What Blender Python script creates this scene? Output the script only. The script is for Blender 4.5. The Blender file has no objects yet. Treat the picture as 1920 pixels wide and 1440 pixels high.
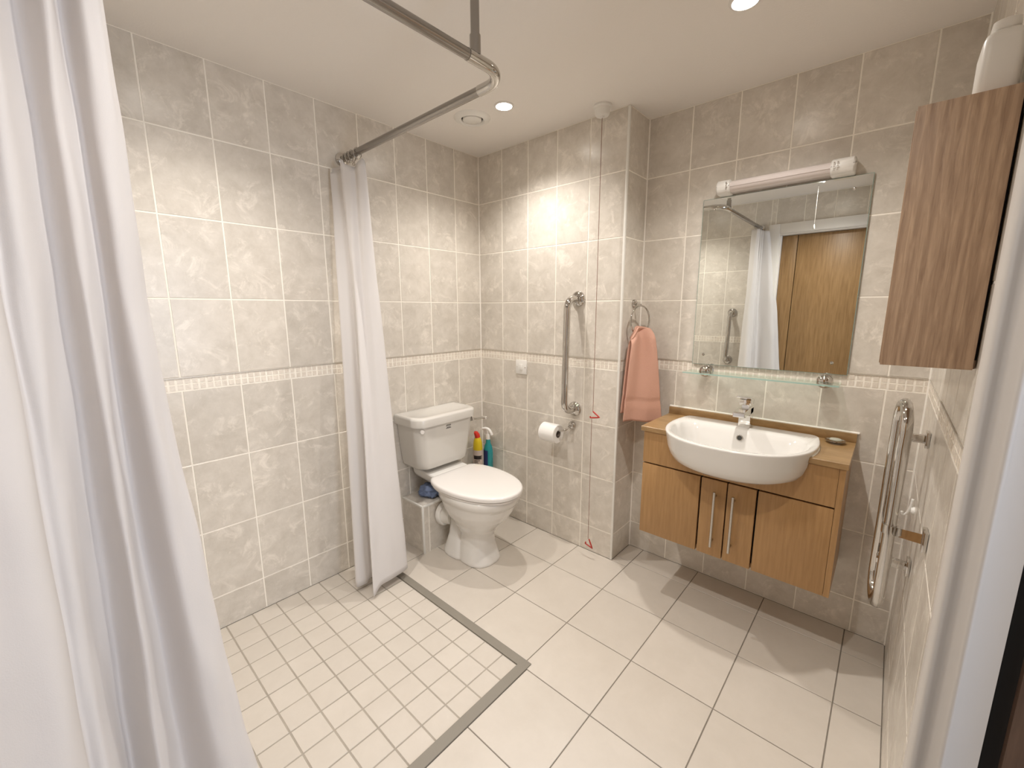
import bpy, bmesh, math, random
from mathutils import Vector, Matrix, noise
random.seed(7)
PI = math.pi
S = bpy.context.scene
COL = S.collection

# ------------------------------------------------------------------ camera
cd = bpy.data.cameras.new('camera')
cam = bpy.data.objects.new('camera', cd); COL.objects.link(cam)
cd.sensor_width = 36.0; cd.sensor_fit = 'HORIZONTAL'; cd.lens = 36.0 * 789.03 / 1920.0
cd.clip_start = 0.004; cd.clip_end = 60
R = ((0.74333983, 0.66890871, -0.00265142), (0.11407685, -0.13067417, -0.98484046), (-0.65911483, 0.73176868, -0.17344232))
mw = Matrix.Identity(4)
for i in range(3):
    mw[i][0] = R[0][i]; mw[i][1] = -R[1][i]; mw[i][2] = -R[2][i]
mw[0][3], mw[1][3], mw[2][3] = 2.01498, -1.93216, 1.35534
cam.matrix_world = mw
S.camera = cam

# ------------------------------------------------------------------ world, lights, exposure
S.view_settings.view_transform = 'Standard'; S.view_settings.look = 'None'
S.view_settings.gamma = 1.0; S.view_settings.use_curve_mapping = False
S.view_settings.exposure = 0.55
S.cycles.max_bounces = 20; S.cycles.diffuse_bounces = 12; S.cycles.glossy_bounces = 6
w = bpy.data.worlds.new('world'); S.world = w; w.use_nodes = True
w.node_tree.nodes['Background'].inputs[0].default_value = (0.75, 0.85, 1.0, 1)
w.node_tree.nodes['Background'].inputs[1].default_value = 1.0

W, D, XA, ZC, YN = 2.136, 0.209, 1.006, 2.277, -2.0
LIGHTS = [(0.571, -0.379), (1.568, -0.375), (1.569, -1.50), (0.571, -1.50)]
SPOT_W = 32.5
SPOT_COL = (1.0, 0.94, 0.875)
def spot(x, y):
    l = bpy.data.lights.new('downlight_lamp', 'SPOT'); l.energy = SPOT_W; l.color = SPOT_COL
    l.spot_size = math.radians(134); l.spot_blend = 1.0; l.shadow_soft_size = 0.022
    o = bpy.data.objects.new('downlight_lamp', l); COL.objects.link(o); o.location = (x, y, ZC - 0.02)
for p in LIGHTS: spot(*p)
def area(x, y, z, rot, sx, sy, e, c):
    l = bpy.data.lights.new('hall_daylight', 'AREA'); l.shape = 'RECTANGLE'; l.size = sx; l.size_y = sy; l.energy = e; l.color = c
    o = bpy.data.objects.new('hall_daylight', l); COL.objects.link(o); o.location = (x, y, z); o.rotation_euler = rot
area(3.58, -1.25, 1.25, (PI/2, 0, PI/2), 0.75, 1.4, 16.0, (0.84, 0.89, 1.0))     # area lamp for inferred hall daylight, also room fill, at an added unseen window

# ------------------------------------------------------------------ materials
def new_mat(name):
    m = bpy.data.materials.new(name); m.use_nodes = True
    nt = m.node_tree; b = nt.nodes['Principled BSDF']
    return m, nt, b
def L(nt, a, b): nt.links.new(a, b)
def srgb(r, g, b):
    f = lambda c: (c/255/12.92) if c/255 <= 0.04045 else ((c/255+0.055)/1.055)**2.4
    return (f(r), f(g), f(b), 1)
def plain(name, col, rough=0.4, metal=0.0, bump=0.0, bscale=200, vary=0.0, vscale=5, coat=0.0):
    m, nt, b = new_mat(name)
    b.inputs['Base Color'].default_value = col; b.inputs['Roughness'].default_value = rough; b.inputs['Metallic'].default_value = metal
    if coat: b.inputs['Coat Weight'].default_value = coat; b.inputs['Coat Roughness'].default_value = 0.05
    tc = nt.nodes.new('ShaderNodeTexCoord')
    n = nt.nodes.new('ShaderNodeTexNoise'); n.inputs['Scale'].default_value = vscale; n.inputs['Detail'].default_value = 5
    L(nt, tc.outputs['Object'], n.inputs['Vector'])
    if vary:
        mx = nt.nodes.new('ShaderNodeMix'); mx.data_type = 'RGBA'
        mx.inputs['A'].default_value = tuple(c*(1-vary) for c in col[:3]) + (1,); mx.inputs['B'].default_value = tuple(min(1, c*(1+vary)) for c in col[:3]) + (1,)
        L(nt, n.outputs['Fac'], mx.inputs['Factor']); L(nt, mx.outputs['Result'], b.inputs['Base Color'])
    if bump:
        n2 = nt.nodes.new('ShaderNodeTexNoise'); n2.inputs['Scale'].default_value = bscale; n2.inputs['Detail'].default_value = 3
        L(nt, tc.outputs['Object'], n2.inputs['Vector'])
        bp = nt.nodes.new('ShaderNodeBump'); bp.inputs['Strength'].default_value = bump; bp.inputs['Distance'].default_value = 0.002
        L(nt, n2.outputs['Fac'], bp.inputs['Height']); L(nt, bp.outputs['Normal'], b.inputs['Normal'])
    return m
def tile_mat(name, dark, mid, light, rough, patch=0.55, scale=7.0, rnd=0.10, bump=0.12):
    m, nt, b = new_mat(name); N = nt.nodes.new
    tc = N('ShaderNodeTexCoord'); oi = N('ShaderNodeObjectInfo')
    mul = N('ShaderNodeVectorMath'); mul.operation = 'SCALE'; mul.inputs[0].default_value = (31.0, 17.0, 23.0)
    L(nt, oi.outputs['Random'], mul.inputs['Scale'])
    ad = N('ShaderNodeVectorMath'); ad.operation = 'ADD'
    L(nt, tc.outputs['Object'], ad.inputs[0]); L(nt, mul.outputs['Vector'], ad.inputs[1])
    n1 = N('ShaderNodeTexNoise'); n1.inputs['Scale'].default_value = scale; n1.inputs['Detail'].default_value = 8; n1.inputs['Roughness'].default_value = 0.72; n1.inputs['Distortion'].default_value = 0.25
    L(nt, ad.outputs['Vector'], n1.inputs['Vector'])
    cr = N('ShaderNodeValToRGB'); e = cr.color_ramp
    e.elements[0].position = 0.30; e.elements[0].color = dark; e.elements[1].position = 0.68; e.elements[1].color = light
    k = e.elements.new(0.50); k.color = mid
    L(nt, n1.outputs['Fac'], cr.inputs['Fac'])
    n2 = N('ShaderNodeTexNoise'); n2.inputs['Scale'].default_value = scale*0.9; n2.inputs['Detail'].default_value = 10; n2.inputs['Roughness'].default_value = 0.75; n2.inputs['Distortion'].default_value = 0.7
    ad2 = N('ShaderNodeVectorMath'); ad2.operation = 'ADD'; ad2.inputs[1].default_value = (5.3, 9.1, 2.2)
    L(nt, ad.outputs['Vector'], ad2.inputs[0]); L(nt, ad2.outputs['Vector'], n2.inputs['Vector'])
    r2 = N('ShaderNodeValToRGB'); r2.color_ramp.elements[0].position = patch; r2.color_ramp.elements[1].position = patch + 0.12
    L(nt, n2.outputs['Fac'], r2.inputs['Fac'])
    mx = N('ShaderNodeMix'); mx.data_type = 'RGBA'; mx.inputs['B'].default_value = tuple(min(1, c*1.13) for c in light[:3]) + (1,)
    sc = N('ShaderNodeMath'); sc.operation = 'MULTIPLY'; sc.inputs[1].default_value = 0.9
    L(nt, r2.outputs['Color'], sc.inputs[0]); L(nt, sc.outputs[0], mx.inputs['Factor']); L(nt, cr.outputs['Color'], mx.inputs['A'])
    hs = N('ShaderNodeHueSaturation'); mr = N('ShaderNodeMapRange'); mr.inputs['To Min'].default_value = 1-rnd*0.5; mr.inputs['To Max'].default_value = 1+rnd*0.5
    L(nt, oi.outputs['Random'], mr.inputs['Value']); L(nt, mr.outputs['Result'], hs.inputs['Value']); L(nt, mx.outputs['Result'], hs.inputs['Color'])
    L(nt, hs.outputs['Color'], b.inputs['Base Color'])
    b.inputs['Roughness'].default_value = rough
    bp = N('ShaderNodeBump'); bp.inputs['Strength'].default_value = bump; bp.inputs['Distance'].default_value = 0.003
    L(nt, n2.outputs['Fac'], bp.inputs['Height']); L(nt, bp.outputs['Normal'], b.inputs['Normal'])
    return m
def wood_mat(name, c1, c2, rough=0.4, scale=(14, 14, 0.9), axis=2, contrast=(0.35, 0.65), bump=0.05, rings=False, coat=0.0):
    m, nt, b = new_mat(name); N = nt.nodes.new
    tc = N('ShaderNodeTexCoord'); mp = N('ShaderNodeMapping'); mp.inputs['Scale'].default_value = scale
    L(nt, tc.outputs['Object'], mp.inputs['Vector'])
    n1 = N('ShaderNodeTexNoise'); n1.inputs['Scale'].default_value = 4.0; n1.inputs['Detail'].default_value = 7; n1.inputs['Roughness'].default_value = 0.6; n1.inputs['Distortion'].default_value = 1.0 if rings else 0.2
    L(nt, mp.outputs['Vector'], n1.inputs['Vector'])
    cr = N('ShaderNodeValToRGB'); cr.color_ramp.elements[0].position = contrast[0]; cr.color_ramp.elements[0].color = c1
    cr.color_ramp.elements[1].position = contrast[1]; cr.color_ramp.elements[1].color = c2
    fac = n1.outputs['Fac']
    if rings:
        wv = N('ShaderNodeTexWave'); wv.inputs['Scale'].default_value = 6.0; wv.inputs['Distortion'].default_value = 7.0; wv.inputs['Detail'].default_value = 4; wv.inputs['Detail Scale'].default_value = 1.2
        mp2 = N('ShaderNodeMapping'); mp2.inputs['Scale'].default_value = (3.0, 3.0, 0.45); L(nt, tc.outputs['Object'], mp2.inputs['Vector']); L(nt, mp2.outputs['Vector'], wv.inputs['Vector'])
        ma = N('ShaderNodeMix'); ma.data_type = 'FLOAT'; ma.inputs['Factor'].default_value = 0.16
        L(nt, n1.outputs['Fac'], ma.inputs['A']); L(nt, wv.outputs['Fac'], ma.inputs['B']); fac = ma.outputs['Result']
    L(nt, fac, cr.inputs['Fac']); L(nt, cr.outputs['Color'], b.inputs['Base Color'])
    b.inputs['Roughness'].default_value = rough
    if coat: b.inputs['Coat Weight'].default_value = coat
    bp = N('ShaderNodeBump'); bp.inputs['Strength'].default_value = bump; bp.inputs['Distance'].default_value = 0.002
    L(nt, fac, bp.inputs['Height']); L(nt, bp.outputs['Normal'], b.inputs['Normal'])
    return m
def emit_mat(name, col, s):
    m, nt, b = new_mat(name); b.inputs['Base Color'].default_value = (0.9, 0.9, 0.9, 1)
    b.inputs['Emission Color'].default_value = col; b.inputs['Emission Strength'].default_value = s
    return m
def cloth_mat(name, col, trans=0.3, bump=0.1, bscale=600):
    m, nt, b = new_mat(name); N = nt.nodes.new
    b.inputs['Base Color'].default_value = col; b.inputs['Roughness'].default_value = 0.75; b.inputs['Specular IOR Level'].default_value = 0.2
    tr = N('ShaderNodeBsdfTranslucent'); tr.inputs['Color'].default_value = col
    mx = N('ShaderNodeMixShader'); mx.inputs[0].default_value = trans
    L(nt, b.outputs[0], mx.inputs[1]); L(nt, tr.outputs[0], mx.inputs[2]); L(nt, mx.outputs[0], nt.nodes['Material Output'].inputs[0])
    tc = N('ShaderNodeTexCoord'); n = N('ShaderNodeTexNoise'); n.inputs['Scale'].default_value = bscale; n.inputs['Detail'].default_value = 2
    L(nt, tc.outputs['Object'], n.inputs['Vector'])
    bp = N('ShaderNodeBump'); bp.inputs['Strength'].default_value = bump; bp.inputs['Distance'].default_value = 0.002
    L(nt, n.outputs['Fac'], bp.inputs['Height']); L(nt, bp.outputs['Normal'], b.inputs['Normal'])
    return m
def glass_mat(name, col, alpha_mix=0.75):
    m, nt, b = new_mat(name); N = nt.nodes.new
    b.inputs['Base Color'].default_value = col; b.inputs['Roughness'].default_value = 0.02; b.inputs['Transmission Weight'].default_value = 1.0; b.inputs['IOR'].default_value = 1.45
    tr = N('ShaderNodeBsdfTransparent'); tr.inputs['Color'].default_value = (0.93, 0.97, 0.95, 1)
    mx = N('ShaderNodeMixShader'); mx.inputs[0].default_value = alpha_mix
    L(nt, b.outputs[0], mx.inputs[1]); L(nt, tr.outputs[0], mx.inputs[2]); L(nt, mx.outputs[0], nt.nodes['Material Output'].inputs[0])
    return m

M = {}
M['tile'] = tile_mat('wall_tile_glaze', (0.555, 0.515, 0.455, 1), (0.63, 0.59, 0.53, 1), (0.69, 0.65, 0.59, 1), 0.25, scale=13.0, patch=0.53)
M['mosaic'] = tile_mat('mosaic_glaze', (0.64, 0.58, 0.505, 1), (0.73, 0.675, 0.60, 1), (0.81, 0.76, 0.68, 1), 0.3, scale=45, rnd=0.0)
M['grout'] = plain('wall_grout', (0.90, 0.865, 0.79, 1), 0.8, vary=0.05)
M['floor_tile'] = tile_mat('floor_tile_glaze', (0.565, 0.52, 0.46, 1), (0.59, 0.545, 0.485, 1), (0.615, 0.57, 0.51, 1), 0.38, patch=0.8, scale=5, rnd=0.03, bump=0.02)
M['floor_grout'] = plain('floor_grout', (0.22, 0.195, 0.165, 1), 0.85, vary=0.25, vscale=9)
M['tray_grout'] = plain('tray_grout', (0.37, 0.335, 0.285, 1), 0.85, vary=0.3, vscale=7)
M['strip'] = plain('grey_threshold_strip', (0.24, 0.22, 0.185, 1), 0.55, bump=0.1, bscale=400)
M['ceiling'] = plain('ceiling_paint', (0.80, 0.77, 0.735, 1), 0.75, bump=0.35, bscale=160)
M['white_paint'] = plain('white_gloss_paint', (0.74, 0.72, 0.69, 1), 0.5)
M['shaded_paint'] = plain('shaded_frame_paint', (0.54, 0.515, 0.49, 1), 0.45)  # white paint greyed in its colour for the shaded doorway frame
M['white_plastic'] = plain('white_plastic', (0.78, 0.77, 0.74, 1), 0.3)
M['trim_white'] = plain('tile_edge_trim', (0.76, 0.75, 0.71, 1), 0.25)
M['chrome'] = plain('chrome', (0.58, 0.56, 0.53, 1), 0.06, 1.0)  # base darkened to stand in for dark surroundings it would reflect
M['brightchrome'] = plain('tap_chrome', (0.86, 0.85, 0.83, 1), 0.09, 1.0)
M['trimmetal'] = plain('trim_metal', (0.58, 0.54, 0.48, 1), 0.4, 0.5)
M['steel'] = plain('brushed_steel', (0.55, 0.52, 0.48, 1), 0.27, 1.0)
M['rodsteel'] = plain('rail_steel', (0.34, 0.32, 0.295, 1), 0.24, 1.0)
M['dark'] = plain('dark_gap', (0.012, 0.010, 0.009, 1), 0.8)  # near-black fill that paints the shade inside gaps and recesses
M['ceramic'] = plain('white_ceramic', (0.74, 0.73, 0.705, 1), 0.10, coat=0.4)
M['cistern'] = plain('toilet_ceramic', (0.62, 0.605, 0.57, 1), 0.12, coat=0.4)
M['seat'] = plain('toilet_seat_plastic', (0.76, 0.74, 0.72, 1), 0.16, coat=0.3)
M['oak'] = wood_mat('oak_veneer', (0.235, 0.135, 0.055, 1), (0.34, 0.21, 0.095, 1), 0.38, scale=(22, 22, 1.2))
M['shadedoak'] = wood_mat('shaded_door_veneer', (0.075, 0.042, 0.026, 1), (0.12, 0.07, 0.045, 1), 0.45, scale=(22, 22, 1.2))  # oak with the shade on the unlit open leaf put into its colour
M['beech'] = wood_mat('beech_veneer', (0.325, 0.18, 0.070, 1), (0.42, 0.245, 0.103, 1), 0.36, scale=(26, 26, 1.6), contrast=(0.3, 0.7))
M['worktop'] = wood_mat('worktop_laminate', (0.27, 0.165, 0.07, 1), (0.39, 0.25, 0.12, 1), 0.28, scale=(3, 12, 12), contrast=(0.3, 0.7))
M['cabinet'] = wood_mat('rough_wood_grain', (0.24, 0.152, 0.095, 1), (0.47, 0.33, 0.22, 1), 0.5, scale=(46, 46, 2.6), rings=True, bump=0.35, contrast=(0.25, 0.72))
M['curtain'] = cloth_mat('white_curtain_cloth', (0.79, 0.77, 0.76, 1), 0.22)
M['towel'] = cloth_mat('coral_terry', (0.66, 0.385, 0.295, 1), 0.05, 1.0, 420)
M['cloth'] = cloth_mat('blue_cloth', (0.20, 0.26, 0.42, 1), 0.05, 0.8, 300)
M['paper'] = cloth_mat('toilet_paper', (0.88, 0.87, 0.85, 1), 0.1, 0.25, 300)
M['card'] = plain('card_tube', (0.16, 0.13, 0.11, 1), 0.9)
M['cord'] = plain('cord_red', (0.22, 0.10, 0.065, 1), 0.7)
M['cordwhite'] = plain('cord_white', (0.75, 0.72, 0.66, 1), 0.7)
M['cordgrey'] = plain('cord_grey', (0.42, 0.40, 0.37, 1), 0.8)
M['red'] = plain('red_plastic', (0.42, 0.03, 0.02, 1), 0.35)
M['capred'] = plain('red_cap', (0.66, 0.035, 0.02, 1), 0.35)
M['yellow'] = plain('yellow_plastic', (0.66, 0.50, 0.015, 1), 0.3)
M['label'] = plain('bottle_label', (0.56, 0.47, 0.42, 1), 0.45)
M['labelblack'] = plain('label_black', (0.02, 0.015, 0.015, 1), 0.45)
M['labelblue'] = plain('label_blue', (0.02, 0.035, 0.14, 1), 0.4)
M['teal'] = plain('teal_plastic', (0.02, 0.27, 0.30, 1), 0.22)
M['soap'] = plain('pale_green_soap', (0.42, 0.42, 0.35, 1), 0.35)
M['print'] = plain('black_print', (0.06, 0.055, 0.05, 1), 0.5)
M['silicone'] = plain('silicone_bead', (0.88, 0.85, 0.79, 1), 0.35)
M['mirror'] = plain('mirror_silver', (0.86, 0.88, 0.85, 1), 0.0, 1.0)
M['glassedge'] = plain('glass_edge', (0.30, 0.40, 0.36, 1), 0.1)
M['glass'] = glass_mat('shelf_glass', (0.78, 0.93, 0.87, 1))
M['glassgreen'] = plain('green_glass_edge', (0.36, 0.52, 0.47, 1), 0.08)
M['diffuser'] = plain('ribbed_diffuser', (0.66, 0.60, 0.58, 1), 0.18, coat=0.3)
M['overflow'] = plain('overflow_dark', (0.05, 0.05, 0.045, 1), 0.3)
M['lens'] = emit_mat('lamp_lens', (1.0, 0.93, 0.84, 1), 30.0)
M['hallfloor'] = plain('hall_carpet', (0.35, 0.30, 0.25, 1), 0.9)

# ------------------------------------------------------------------ mesh helpers
def link(name, me, m, parent=None, smooth=False, loc=None):
    o = bpy.data.objects.new(name, me); COL.objects.link(o)
    if m is not None and not me.materials: me.materials.append(m)
    if smooth:
        for p in me.polygons: p.use_smooth = True
    if parent: o.parent = parent
    if loc: o.location = loc
    return o
def from_bm(name, bm, m, parent=None, smooth=False, sharp=None):
    bmesh.ops.recalc_face_normals(bm, faces=bm.faces)
    me = bpy.data.meshes.new(name); bm.to_mesh(me); bm.free()
    o = link(name, me, m, parent, smooth)
    if smooth and sharp: me.set_sharp_from_angle(angle=math.radians(sharp))
    return o
def thing(name, label, cat, loc=(0, 0, 0), group=None):
    o = bpy.data.objects.new(name, None); COL.objects.link(o); o.empty_display_size = 0.05
    o.location = loc; o['label'] = label; o['category'] = cat
    if group: o['group'] = group
    o['_loc'] = 0; del o['_loc']
    return o
def adopt(child, parent):
    """parent keeping world coordinates given in world space (parent has only a location)"""
    child.parent = parent
    child.location = Vector(child.location) - Vector(parent.location)
    return child
def tag(o, label, cat, group=None):
    o['label'] = label; o['category'] = cat
    if group: o['group'] = group
    return o
def structure(o): o['kind'] = 'structure'; return o
def add_box(bm, x0, x1, y0, y1, z0, z1):
    r = bmesh.ops.create_cube(bm, size=1.0)
    for v in r['verts']:
        v.co = Vector(((x0+x1)/2 + v.co.x*(x1-x0), (y0+y1)/2 + v.co.y*(y1-y0), (z0+z1)/2 + v.co.z*(z1-z0)))
    return r['verts']
def box(name, x0, x1, y0, y1, z0, z1, m, parent=None, bev=0.0, seg=2):
    bm = bmesh.new(); add_box(bm, x0, x1, y0, y1, z0, z1)
    if bev: bmesh.ops.bevel(bm, geom=list(bm.edges), offset=bev, segments=seg, affect='EDGES', profile=0.5)
    return from_bm(name, bm, m, parent, bool(bev), 40)
def add_tube(bm, pts, r, n=16, cap=True, closed=False):
    pts = [Vector(p) for p in pts]; rings = []; N = len(pts)
    t0 = (pts[1]-pts[0]).normalized()
    up = Vector((0, 0, 1)) if abs(t0.z) < 0.9 else Vector((1, 0, 0))
    side = t0.cross(up).normalized()
    for i, p in enumerate(pts):
        if closed: t = (pts[(i+1) % N]-pts[i-1]).normalized()
        elif i == 0: t = t0
        elif i == N-1: t = (pts[-1]-pts[-2]).normalized()
        else: t = ((pts[i+1]-p).normalized()+(p-pts[i-1]).normalized()).normalized()
        side = (side - t*side.dot(t)).normalized(); u = t.cross(side)
        rr = r(i) if callable(r) else r
        rings.append([bm.verts.new(p + (side*math.cos(a) + u*math.sin(a))*rr) for a in [2*PI*k/n for k in range(n)]])
    pairs = list(zip(rings, rings[1:])) + ([(rings[-1], rings[0])] if closed else [])
    for a, b in pairs:
        for k in range(n): bm.faces.new((a[k], a[(k+1) % n], b[(k+1) % n], b[k]))
    if cap and not closed:
        bm.faces.new(rings[0][::-1]); bm.faces.new(rings[-1])
    return rings
def tube(name, pts, r, m, parent=None, n=16, closed=False):
    bm = bmesh.new(); add_tube(bm, pts, r, n, True, closed); return from_bm(name, bm, m, parent, True, 50)
def add_lathe(bm, prof, c, axis=(0, 0, 1), n=32):
    """prof: list of (radius, height along axis)"""
    ax = Vector(axis).normalized(); up = Vector((0, 0, 1)) if abs(ax.z) < 0.9 else Vector((1, 0, 0))
    s = ax.cross(up).normalized(); u = ax.cross(s); c = Vector(c); prev = None
    for r, h in prof:
        if r < 1e-6: ring = [bm.verts.new(c + ax*h)]
        else: ring = [bm.verts.new(c + ax*h + (s*math.cos(2*PI*k/n)+u*math.sin(2*PI*k/n))*r) for k in range(n)]
        if prev:
            for k in range(n):
                a, b2 = prev, ring
                if len(a) == 1 and len(b2) > 1: bm.faces.new((a[0], b2[k], b2[(k+1) % n]))
                elif len(b2) == 1 and len(a) > 1: bm.faces.new((a[k], a[(k+1) % n], b2[0]))
                elif len(a) > 1: bm.faces.new((a[k], a[(k+1) % n], b2[(k+1) % n], b2[k]))
        prev = ring
def lathe(name, prof, c, m, parent=None, axis=(0, 0, 1), n=32, sharp=40):
    bm = bmesh.new(); add_lathe(bm, prof, c, axis, n); return from_bm(name, bm, m, parent, True, sharp)
def add_loft(bm, rings, cap0=True, cap1=True):
    vs = [[bm.verts.new(p) for p in r] for r in rings]
    for a, b in zip(vs, vs[1:]):
        n = len(a)
        for k in range(n): bm.faces.new((a[k], a[(k+1) % n], b[(k+1) % n], b[k]))
    if cap0: bm.faces.new(vs[0][::-1])
    if cap1: bm.faces.new(vs[-1])
def loft(name, rings, m, parent=None, cap0=True, cap1=True, sharp=45):
    bm = bmesh.new(); add_loft(bm, rings, cap0, cap1); return from_bm(name, bm, m, parent, True, sharp)
def prism(name, poly, axis, a, b, m, parent=None, bev=0.0):
    """extrude a 2-D polygon along axis ('x','y','z') from a to b"""
    bm = bmesh.new()
    def P(u, v, t): return {'x': (t, u, v), 'y': (u, t, v), 'z': (u, v, t)}[axis]
    A = [bm.verts.new(P(u, v, a)) for u, v in poly]; B = [bm.verts.new(P(u, v, b)) for u, v in poly]
    n = len(poly); bm.faces.new(A[::-1]); bm.faces.new(B)
    for k in range(n): bm.faces.new((A[k], A[(k+1) % n], B[(k+1) % n], B[k]))
    if bev: bmesh.ops.bevel(bm, geom=list(bm.edges), offset=bev, segments=1, affect='EDGES')
    return from_bm(name, bm, m, parent)
def bezier_arc(c, r, a0, a1, n, plane):
    out = []
    for i in range(n+1):
        a = a0 + (a1-a0)*i/n; u, v = r*math.cos(a), r*math.sin(a)
        out.append(Vector(c) + {'xy': Vector((u, v, 0)), 'xz': Vector((u, 0, v)), 'yz': Vector((0, u, v))}[plane])
    return out
def catmull(P, n):
    P = [Vector(p) for p in P]; Q = [P[0]*2-P[1]] + P + [P[-1]*2-P[-2]]; out = []
    for i in range(1, len(Q)-2):
        for k in range(n):
            t = k/n; a, b, c, d = Q[i-1], Q[i], Q[i+1], Q[i+2]
            out.append(0.5*((2*b) + (c-a)*t + (2*a-5*b+4*c-d)*t*t + (3*b-a-3*c+d)*t*t*t))
    out.append(P[-1]); return out

# ------------------------------------------------------------------ tiles
TCACHE = {}
def tile_mesh(w, h, mat, t=0.007, gap=0.0052, bev=0.0010):
    key = (round(w, 4), round(h, 4), mat.name)
    if key in TCACHE: return TCACHE[key]
    bm = bmesh.new(); g = gap/2
    def ring(i, z): return [bm.verts.new((x, y, z)) for x, y in ((g+i, g+i), (w-g-i, g+i), (w-g-i, h-g-i), (g+i, h-g-i))]
    r = [ring(0, -t), ring(0, -bev), ring(bev, 0)]
    for a, b in zip(r, r[1:]):
        for k in range(4): bm.faces.new((a[k], a[(k+1) % 4], b[(k+1) % 4], b[k]))
    bm.faces.new(r[2])
    me = bpy.data.meshes.new('tile'); bm.to_mesh(me); bm.free(); me.materials.append(mat)
    TCACHE[key] = me; return me
def lay(parent, origin, u, v, us, vs, mat, name='tile', skip=None, gap=0.0052):
    """one tile object per cell of the grid us x vs on the plane origin + u*U + v*V (normal = u x v)"""
    u, v, o = Vector(u), Vector(v), Vector(origin); n = u.cross(v)
    for i in range(len(us)-1):
        for j in range(len(vs)-1):
            w, h = us[i+1]-us[i], vs[j+1]-vs[j]
            if w < 0.012 or h < 0.012: continue
            if skip and skip(us[i], us[i+1], vs[j], vs[j+1]): continue
            ob = link(name, tile_mesh(w, h, mat, gap=gap), mat, parent)
            p = o + u*us[i] + v*vs[j]
            ob.matrix_local = Matrix(((u.x, v.x, n.x, p.x), (u.y, v.y, n.y, p.y), (u.z, v.z, n.z, p.z + random.uniform(-2, 2)*1e-5), (0, 0, 0, 1)))
def mosaic(parent, origin, u, v, u0, u1, z0=1.0525, z1=1.0990):
    bm = bmesh.new(); u, v, o = Vector(u), Vector(v), Vector(origin); n = u.cross(v)
    p = 0.02425; x = u0 + 0.001; rows = [(z0, (z0+z1)/2 - 0.0014), ((z0+z1)/2 + 0.0014, z1)]
    while x < u1 - 0.006:
        x2 = min(x + p*random.uniform(0.86, 1.0) - 0.0028, u1 - 0.001)
        for a, b in rows:
            d = random.uniform(-0.0006, 0.0006); e = 0.001
            f = [bm.verts.new(o + u*q + v*r + n*(-0.006)) for q, r in ((x, a), (x2, a), (x2, b), (x, b))]
            g = [bm.verts.new(o + u*q + v*r + n*d) for q, r in ((x+e, a+e), (x2-e, a+e), (x2-e, b-e), (x+e, b-e))]
            bm.faces.new(g)
            for k in range(4): bm.faces.new((f[k], f[(k+1) % 4], g[(k+1) % 4], g[k]))
        x += p
    ob = from_bm('mosaic_border', bm, M['mosaic'], parent); ob['kind'] = 'stuff'; return ob
ZR = [0.0, 0.1496, 0.4496, 0.7496, 1.0505, None, 1.1009, 1.4009, 1.7009, 2.0009, ZC]
Z_LOW = [0.0, 0.1496, 0.4496, 0.7496, 1.0505]; Z_HIGH = [1.1015, 1.4009, 1.7009, 2.0009, ZC]
P_ = 0.2007
def grid(start, first, end):
    out = [start]; x = first
    while x < end - 0.012:
        if x > start + 0.012: out.append(x)
        x += P_
    out.append(end); return out
G = 0.0012    # grout lies this far behind the tile faces
TH = 0.09
def wall(name, x0, x1, y0, y1, z0=0.0, z1=ZC): return structure(box(name, x0, x1, y0, y1, z0, z1, M['grout']))
trims = []
def trim(o): structure(o); return o
TRIM_N = [0]
def tname(): TRIM_N[0] += 1; return 'trim_%d' % TRIM_N[0]

# left wall (x = 0)
wl = wall('wall_left', -TH, -G, YN-TH, TH)
usl = [-u for u in grid(0.0, 0.1941, -YN)][::-1]
usl = sorted(usl)
def left_cells(u0, u1, v0, v1): return False
lay(wl, (0, 0, 0), (0, 1, 0), (0, 0, 1), usl, Z_LOW, M['tile'])
lay(wl, (0, 0, 0), (0, 1, 0), (0, 0, 1), usl, Z_HIGH, M['tile'])
mosaic(wl, (0, 0, 0), (0, 1, 0), (0, 0, 1), YN, 0)
# back wall (y = 0), faces -y : u = +x, v = z, normal u x v = -y
wb = wall('wall_back', 0.0, XA-G, G, D+TH)
lay(wb, (0, 0, 0), (1, 0, 0), (0, 0, 1), grid(0, 0.1981, XA), Z_LOW, M['tile'])
lay(wb, (0, 0, 0), (1, 0, 0), (0, 0, 1), grid(0, 0.1981, XA), Z_HIGH, M['tile'])
mosaic(wb, (0, 0, 0), (1, 0, 0), (0, 0, 1), 0, XA-0.006)
# return of the pier (x = XA, faces +x): u = +y
wp = structure(box('wall_return', XA-0.02, XA-G-0.0002, G+0.001, D-0.001, 0, ZC, M['grout']))
lay(wp, (XA, 0, 0), (0, 1, 0), (0, 0, 1), [0.004, D], Z_LOW, M['tile'])
lay(wp, (XA, 0, 0), (0, 1, 0), (0, 0, 1), [0.004, D], Z_HIGH, M['tile'])
mosaic(wp, (XA, 0, 0), (0, 1, 0), (0, 0, 1), 0.006, D)
# basin wall
wv = wall('wall_basin', XA-G, W+TH, D+G, D+TH)
lay(wv, (0, D, 0), (1, 0, 0), (0, 0, 1), grid(XA, 1.2173, W), Z_LOW, M['tile'])
lay(wv, (0, D, 0), (1, 0, 0), (0, 0, 1), grid(XA, 1.2173, W), Z_HIGH, M['tile'])
mosaic(wv, (0, D, 0), (1, 0, 0), (0, 0, 1), XA, W)
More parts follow.
